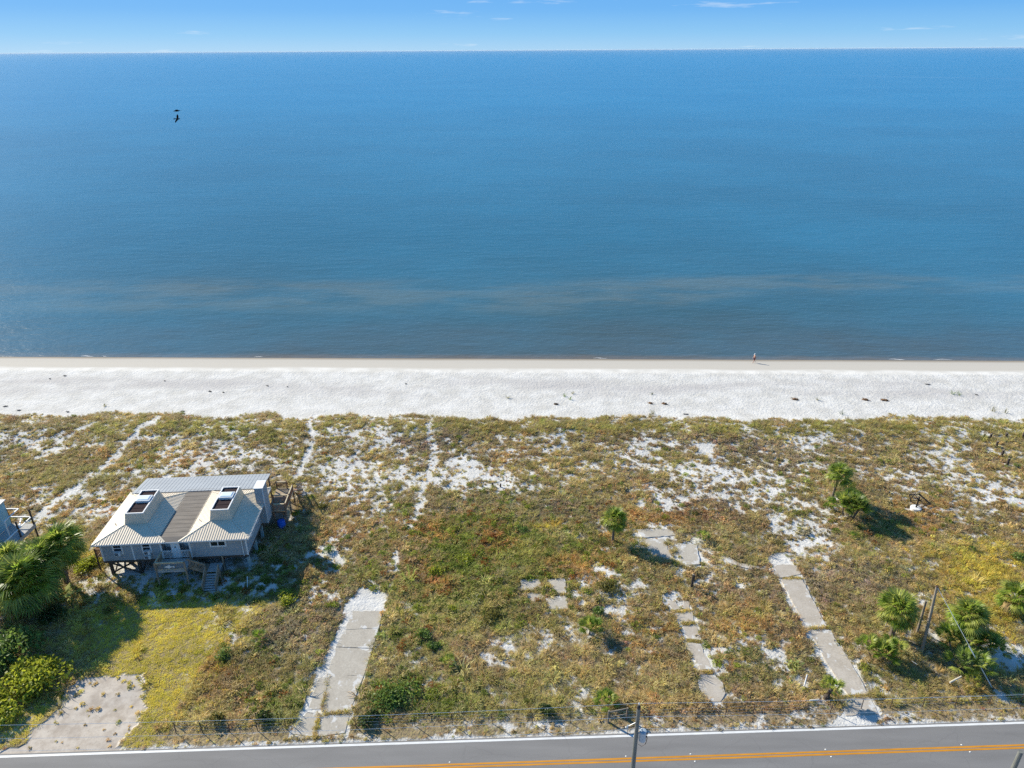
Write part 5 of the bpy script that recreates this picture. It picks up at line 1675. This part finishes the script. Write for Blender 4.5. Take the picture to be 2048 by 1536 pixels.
for q in (TL, BL, TL * .5 + TM * .5, TM * .6 + TR * .4, TM * .3 + TR * .7, TR * .6 + BM * .4):
    rb.beam(hub, q, .05)
rb.beam(TL * .5 + BL * .5, TM * .6 + BM * .4, .045); rb.beam(TL * .5 + TM * .5, BL, .045)
rb.build('rib', M_BLK, da)
MB().tube([tuple(hub), (.08, 0, 1.6)], .05, 8).build('mount', M_BLK, da)
MB().tube([tuple(TM), tuple(TM + np.array([.05, .05, .3]))], .035, 6).build('horn', M_BLK, da)
MB().tube([(.45, -.3, .1), tuple(hub + np.array([.2, -.1, .1]))], .022, 6).build('strut', mat('pinkish_pole', (.5, .36, .30), .6, .1, 3), da)
MB().tube([tuple(dpt(1811, 1005, 0.0)), tuple(dpt(1811, 995, .65))], .03, 6).build('stake', M_BONE, da)

# ------------------------------------------------------------------ beach drift and dune pioneers
M_WRACK = mat('brown_wrack', (.17, .095, .045), .9, .5, 8, bump=.8, bscale=20)
M_DRIFT = mat('grey_driftwood', (.14, .13, .12), .9, .4, 8)
def wrack(px, py, L_, label, m_=None, seed=1, kind='wrack_mound', cat='seaweed', group=None, hgt=.22):
    b = gat(px, py)
    t = empty(kind, b, label, cat, group)
    r = random.Random(seed)
    mb = MB()
    n = 14
    # heap of crossed strands on a low ragged mound
    ring = [(L_ * .5 * math.cos(2 * PI * i / n) * r.uniform(.75, 1.1), L_ * .28 * math.sin(2 * PI * i / n) * r.uniform(.7, 1.1), -.04) for i in range(n)]
    mid = [(x * .55, y * .55, hgt * r.uniform(.6, 1.1)) for x, y, z in ring]
    mb.raw(ring + mid + [(0, 0, hgt * 1.1)], [(i, (i + 1) % n, n + (i + 1) % n, n + i) for i in range(n)] + [(n + i, n + (i + 1) % n, 2 * n) for i in range(n)])
    mb.build('heap', m_ or M_WRACK, t)
    sb = MB()
    for _ in range(26):
        a = r.uniform(0, 6.28); q = np.array([L_ * .45 * r.uniform(-1, 1), L_ * .24 * r.uniform(-1, 1), hgt * .5])
        e = np.array([math.cos(a), math.sin(a) * .6, r.uniform(-.1, .5)]) * L_ * .2
        sb.beam(q, q + e, .025)
    sb.build('strand', m_ or M_WRACK, t)
    t.rotation_euler = (0, 0, -.35 + r.uniform(-.2, .2))
    return t
GW = 'mounds of brown seaweed on the white sand'
for i, (px, py, L_, lab) in enumerate(((1590, 799, 1.25, 'brown seaweed mound left of a lone sprig'), (1731, 800, 1.3, 'brown seaweed mound, left of the close pair'), (1769, 801, 1.35, 'brown seaweed mound, right of the close pair'),
        (1301, 807, .9, 'smaller brown seaweed mound, left of the middle pair'), (1329, 808, 1.1, 'ragged brown seaweed mound, right of the middle pair'), (1112, 809, .8, 'small brown seaweed mound near two green sprigs'))):
    wrack(px, py, L_, lab, None, 200 + i, group=GW)
for i, (px, py, L_, lab) in enumerate(((420, 783, .8, 'grey driftwood tangle on the left beach'), (447, 785, .5, 'dark forked driftwood right of the grey tangle'), (535, 772, .5, 'small dark driftwood piece in the middle of the left beach'), (11, 813, .9, 'grey brush pile at the left edge of the beach'), (38, 821, .8, 'grey brush pile next to the edge one'),
        (232, 826, .7, 'grey brush pile left of the small path'), (136, 824, .7, 'grey brush pile above the left dune grass'), (366, 823, .8, 'grey brush pile beside the path mouth'), (1372, 829, .8, 'half buried brown board at the dune edge'), (130, 752, .7, 'thin drift stick near the wet sand'), (812, 768, .4, 'dark curled drift piece on the middle beach'),
        (100, 758, .4, 'flat dark weed patch near the wet sand'), (330, 762, .4, 'lone dark weed patch below the waterline'), (1855, 769, .9, 'flat dark weed streak on the right beach'), (1953, 790, .5, 'small dark weed lump at the far right beach'), (575, 774, .3, 'tiny dark lump on the left beach'))):
    wrack(px, py, L_, lab, M_DRIFT, 240 + i, 'driftwood', 'driftwood', hgt=.12)
def sprig(px, py, s_, label, kind='green', seed=1):
    b = gat(px, py)
    t = empty('beach_sprig', b, label, 'beach plant', 'green sprigs on the white sand')
    m_ = grass_mesh(seed, 18, s_, s_ * .7, .035, .8, M_BUSH[kind])
    q = link('leaf_tuft', m_, t)
    return t
for i, (px, py, s_, lab, kd) in enumerate(((1016, 796, .6, 'pale sprig on the middle beach', 'olive'), (1129, 793, .55, 'upper of two green sprigs', 'green'), (1139, 799, .6, 'lower of two green sprigs', 'green'), (1145, 787, .5, 'flat sprig behind two green sprigs', 'olive'), (1304, 789, .4, 'dark sprig above the middle seaweed pair', 'dark'), (1635, 800, .6, 'lone sprig right of a seaweed mound', 'olive'),
        (1905, 788, .8, 'left green vine on the right beach', 'green'), (1918, 790, .8, 'right green vine on the right beach', 'green'), (1986, 823, .9, 'grey green sprig at the right dune edge', 'olive'), (2010, 826, .9, 'tall thin sprig at the right dune edge', 'olive'), (1683, 828, .8, 'sprig standing clear of the right dune grass', 'dark'), (210, 813, .5, 'thin sprig on the left beach', 'olive'), (1306, 828, .7, 'sprig just above the dune grass below the middle pair', 'olive'))):
    sprig(px, py, s_, lab, kd, 300 + i)
M_STRAW = leaf_mat('sea_oat_straw', (.34, .26, .12), .25, .3)

# ------------------------------------------------------------------ birds, far ship, walker
M_BIRD = mat('dark_feathers', (.012, .011, .013), .95, .2, 5, spec=.02)
def bird(px, py, dist, span, az, bank, label):
    dvec = _fw + _r * ((px - 1024) / F) + _u * ((768 - py) / F)
    p = CAM + dvec * (dist / np.linalg.norm(dvec))
    t = empty('bird', p, label, 'bird', 'dark birds gliding over the water')
    h = span / 2
    body = MB().tube([(-.42, 0, .0), (-.30, 0, .02), (-.05, 0, .02), (.18, 0, .02), (.30, 0, .05), (.40, 0, .05), (.50, 0, .02)], [.03, .06, .10, .09, .06, .06, .015], 8).build('body', M_BIRD, t, True)
    MB().raw([(-.40, -.05, .01), (-.40, .05, .01), (-.62, .13, .0), (-.62, -.13, .0), (-.62, 0, .03)], [(0, 1, 2, 4), (0, 4, 3)]).build('tail', M_BIRD, t)
    for s_ in (1, -1):
        w = MB()
        top = [(.16, .05 * s_, .05), (.20, h * .45 * s_, .16), (.08, h * .8 * s_, .18), (-.06, h * s_, .15), (-.16, h * .92 * s_, .15), (-.18, h * .5 * s_, .12), (-.14, .05 * s_, .03)]
        bot = [(x, y, z - .03) for x, y, z in top]
        n = len(top)
        w.raw(top + bot, [tuple(range(n)), tuple(range(2 * n - 1, n - 1, -1))] + [(i, (i + 1) % n, (i + 1) % n + n, i + n) for i in range(n)])
        w.build('wing', M_BIRD, t)
    t.rotation_euler = (bank, .1, az)
    return t
bird(355, 238, 118, 1.3, math.radians(62), math.radians(-60), 'lower dark bird banking with both wings spread')
bird(354, 222, 122, .85, math.radians(200), math.radians(8), 'upper dark bird seen edge on above the other')

# the walker on the wet sand
M_SKIN = mat('skin', (.50, .29, .21), .55, .1, 8)
M_SHORT = mat('dark_red_shorts', (.12, .035, .04), .8, .2, 8)
M_CAP = mat('white_cap', (.80, .80, .78), .7, .08, 8)
M_HAIR = mat('grey_hair', (.20, .17, .15), .8, .2, 8)
wp = gat(1508, 725.5)
person = empty('person', wp, 'bare chested person in white cap and dark shorts walking along the waterline', 'person', rotz=math.radians(100))
# skeleton: facing local +Y, mid stride
J = {'pelvis': (0, 0, .93, .125), 'waist': (0, .01, 1.08, .125), 'chest': (0, .02, 1.28, .15), 'neckb': (0, .02, 1.45, .07), 'neck': (0, .035, 1.51, .055), 'head0': (0, .05, 1.58, .075), 'head1': (0, .055, 1.66, .092), 'head2': (0, .05, 1.74, .07),
     'shL': (-.19, .01, 1.41, .062), 'elL': (-.25, -.12, 1.15, .045), 'wrL': (-.24, -.05, .92, .03), 'shR': (.19, .01, 1.41, .062), 'elR': (.25, .06, 1.14, .045), 'wrR': (.24, .20, .94, .03),
     'hipL': (-.10, 0, .89, .10), 'knL': (-.11, .20, .50, .06), 'anL': (-.11, .24, .09, .04), 'toL': (-.12, .42, .035, .032), 'hipR': (.10, 0, .89, .10), 'knR': (.11, -.02, .49, .06), 'anR': (.11, -.30, .14, .04), 'toR': (.12, -.18, .035, .03)}
E_ = [('pelvis', 'waist'), ('waist', 'chest'), ('chest', 'neckb'), ('neckb', 'neck'), ('neck', 'head0'), ('head0', 'head1'), ('head1', 'head2'), ('neckb', 'shL'), ('shL', 'elL'), ('elL', 'wrL'), ('neckb', 'shR'), ('shR', 'elR'), ('elR', 'wrR'),
      ('pelvis', 'hipL'), ('hipL', 'knL'), ('knL', 'anL'), ('anL', 'toL'), ('pelvis', 'hipR'), ('hipR', 'knR'), ('knR', 'anR'), ('anR', 'toR')]
for S_, sg in (('L', -1), ('R', 1)):
    w = J['wr' + S_]
    J['pm' + S_] = (w[0], w[1] + .02, w[2] - .06, .028); E_.append(('wr' + S_, 'pm' + S_))
    for i in range(4):
        o_ = (i - 1.5) * .022; ln = (.07, .085, .08, .06)[i]
        J['f%d%s' % (i, S_)] = (w[0] + sg * .0, w[1] + .025 + o_, w[2] - .10, .010); J['g%d%s' % (i, S_)] = (w[0] - sg * .012, w[1] + .03 + o_ * 1.15, w[2] - .10 - ln, .008)
        E_ += [('pm' + S_, 'f%d%s' % (i, S_)), ('f%d%s' % (i, S_), 'g%d%s' % (i, S_))]
    J['t' + S_] = (w[0] - sg * .03, w[1] + .06, w[2] - .085, .010); E_.append(('pm' + S_, 't' + S_))
names = list(J)
pm_ = bpy.data.meshes.new('body')
pm_.from_pydata([J[k][:3] for k in names], [(names.index(a_), names.index(b_)) for a_, b_ in E_], [])
body = link('body', pm_, person)
md = body.modifiers.new('skin', 'SKIN')
if not pm_.skin_vertices:
    import bmesh
    bm = bmesh.new(); bm.from_mesh(pm_); bm.verts.layers.skin.verify(); bm.to_mesh(pm_); bm.free()
for i, k in enumerate(names):
    sv_ = pm_.skin_vertices[0].data[i]
    sv_.radius = (J[k][3], J[k][3]); sv_.use_root = (k == 'pelvis')
ss = body.modifiers.new('sub', 'SUBSURF'); ss.levels = 1; ss.render_levels = 2
pm_.materials.append(M_SKIN)
def lathe(name, prof, m_, parent, c=(0, 0, 0), sy=1.0, n=16):
    mb = MB()
    for r_, z in prof:
        for k in range(n):
            t = 2 * PI * k / n; mb.v.append((c[0] + r_ * math.cos(t), c[1] + r_ * sy * math.sin(t), c[2] + z))
    for i in range(len(prof) - 1):
        for k in range(n):
            mb.f.append((i * n + k, i * n + (k + 1) % n, (i + 1) * n + (k + 1) % n, (i + 1) * n + k))
    return mb.build(name, m_, parent, True)
lathe('cap', [(.108, 0), (.112, .03), (.10, .08), (.06, .115), (.002, .125)], M_CAP, person, (0, .05, 1.69), 1.15)
MB().raw([(-.08, .14, 1.70), (.08, .14, 1.70), (.05, .25, 1.685), (-.05, .25, 1.685), (-.08, .14, 1.715), (.08, .14, 1.715), (.05, .25, 1.695), (-.05, .25, 1.695)], [(0, 3, 2, 1), (4, 5, 6, 7), (0, 1, 5, 4), (1, 2, 6, 5), (2, 3, 7, 6), (3, 0, 4, 7)]).build('cap_brim', M_CAP, person)
lathe('hair', [(.103, 0), (.106, .05), (.105, .06)], M_HAIR, person, (0, .035, 1.62), 1.1)
sho = MB()
sho.tube([(0, 0, 1.04), (0, 0, .95), (0, 0, .86)], [.165, .175, .18], 14)
sho.tube([(-.10, .0, .90), (-.108, .12, .62)], [.125, .115], 12); sho.tube([(.10, .0, .90), (.108, -.01, .60)], [.125, .115], 12)
sho.build('shorts', M_SHORT, person, True)
fc = MB()
for s_ in (-1, 1):
    fc.tube([(.035 * s_, .137, 1.655), (.035 * s_, .147, 1.655)], .010, 6)
fc.build('eye', M_BLK, person)
MB().raw([(-.014, .138, 1.62), (.014, .138, 1.62), (0, .142, 1.66), (0, .168, 1.622)], [(0, 1, 3), (1, 2, 3), (2, 0, 3)]).build('nose', M_SKIN, person)
MB().box((-.022, .128, 1.592), (.022, .134, 1.598)).build('mouth', M_SHORT, person)
for s_ in (-1, 1):
    MB().tube([(.098 * s_, .045, 1.63), (.104 * s_, .04, 1.66)], [.016, .018], 6).build('ear', M_SKIN, person)

# ------------------------------------------------------------------ thin sea air that softens the horizon
hm = bpy.data.materials.new('sea_air'); hm.use_nodes = True
hn = hm.node_tree.nodes; hn.clear()
ho = hn.new('ShaderNodeOutputMaterial'); hv = hn.new('ShaderNodeVolumePrincipled')
hv.inputs['Density'].default_value = 8e-6; hv.inputs['Color'].default_value = (.80, .90, .98, 1)
hm.node_tree.links.new(hv.outputs[0], ho.inputs['Volume'])
hz = MB().box((-130000, -900, -7.5), (130000, 109000, 52.5)).build('haze', hm)
tag(hz, 'thin pale sea air softening the horizon', None, None, 'stuff')
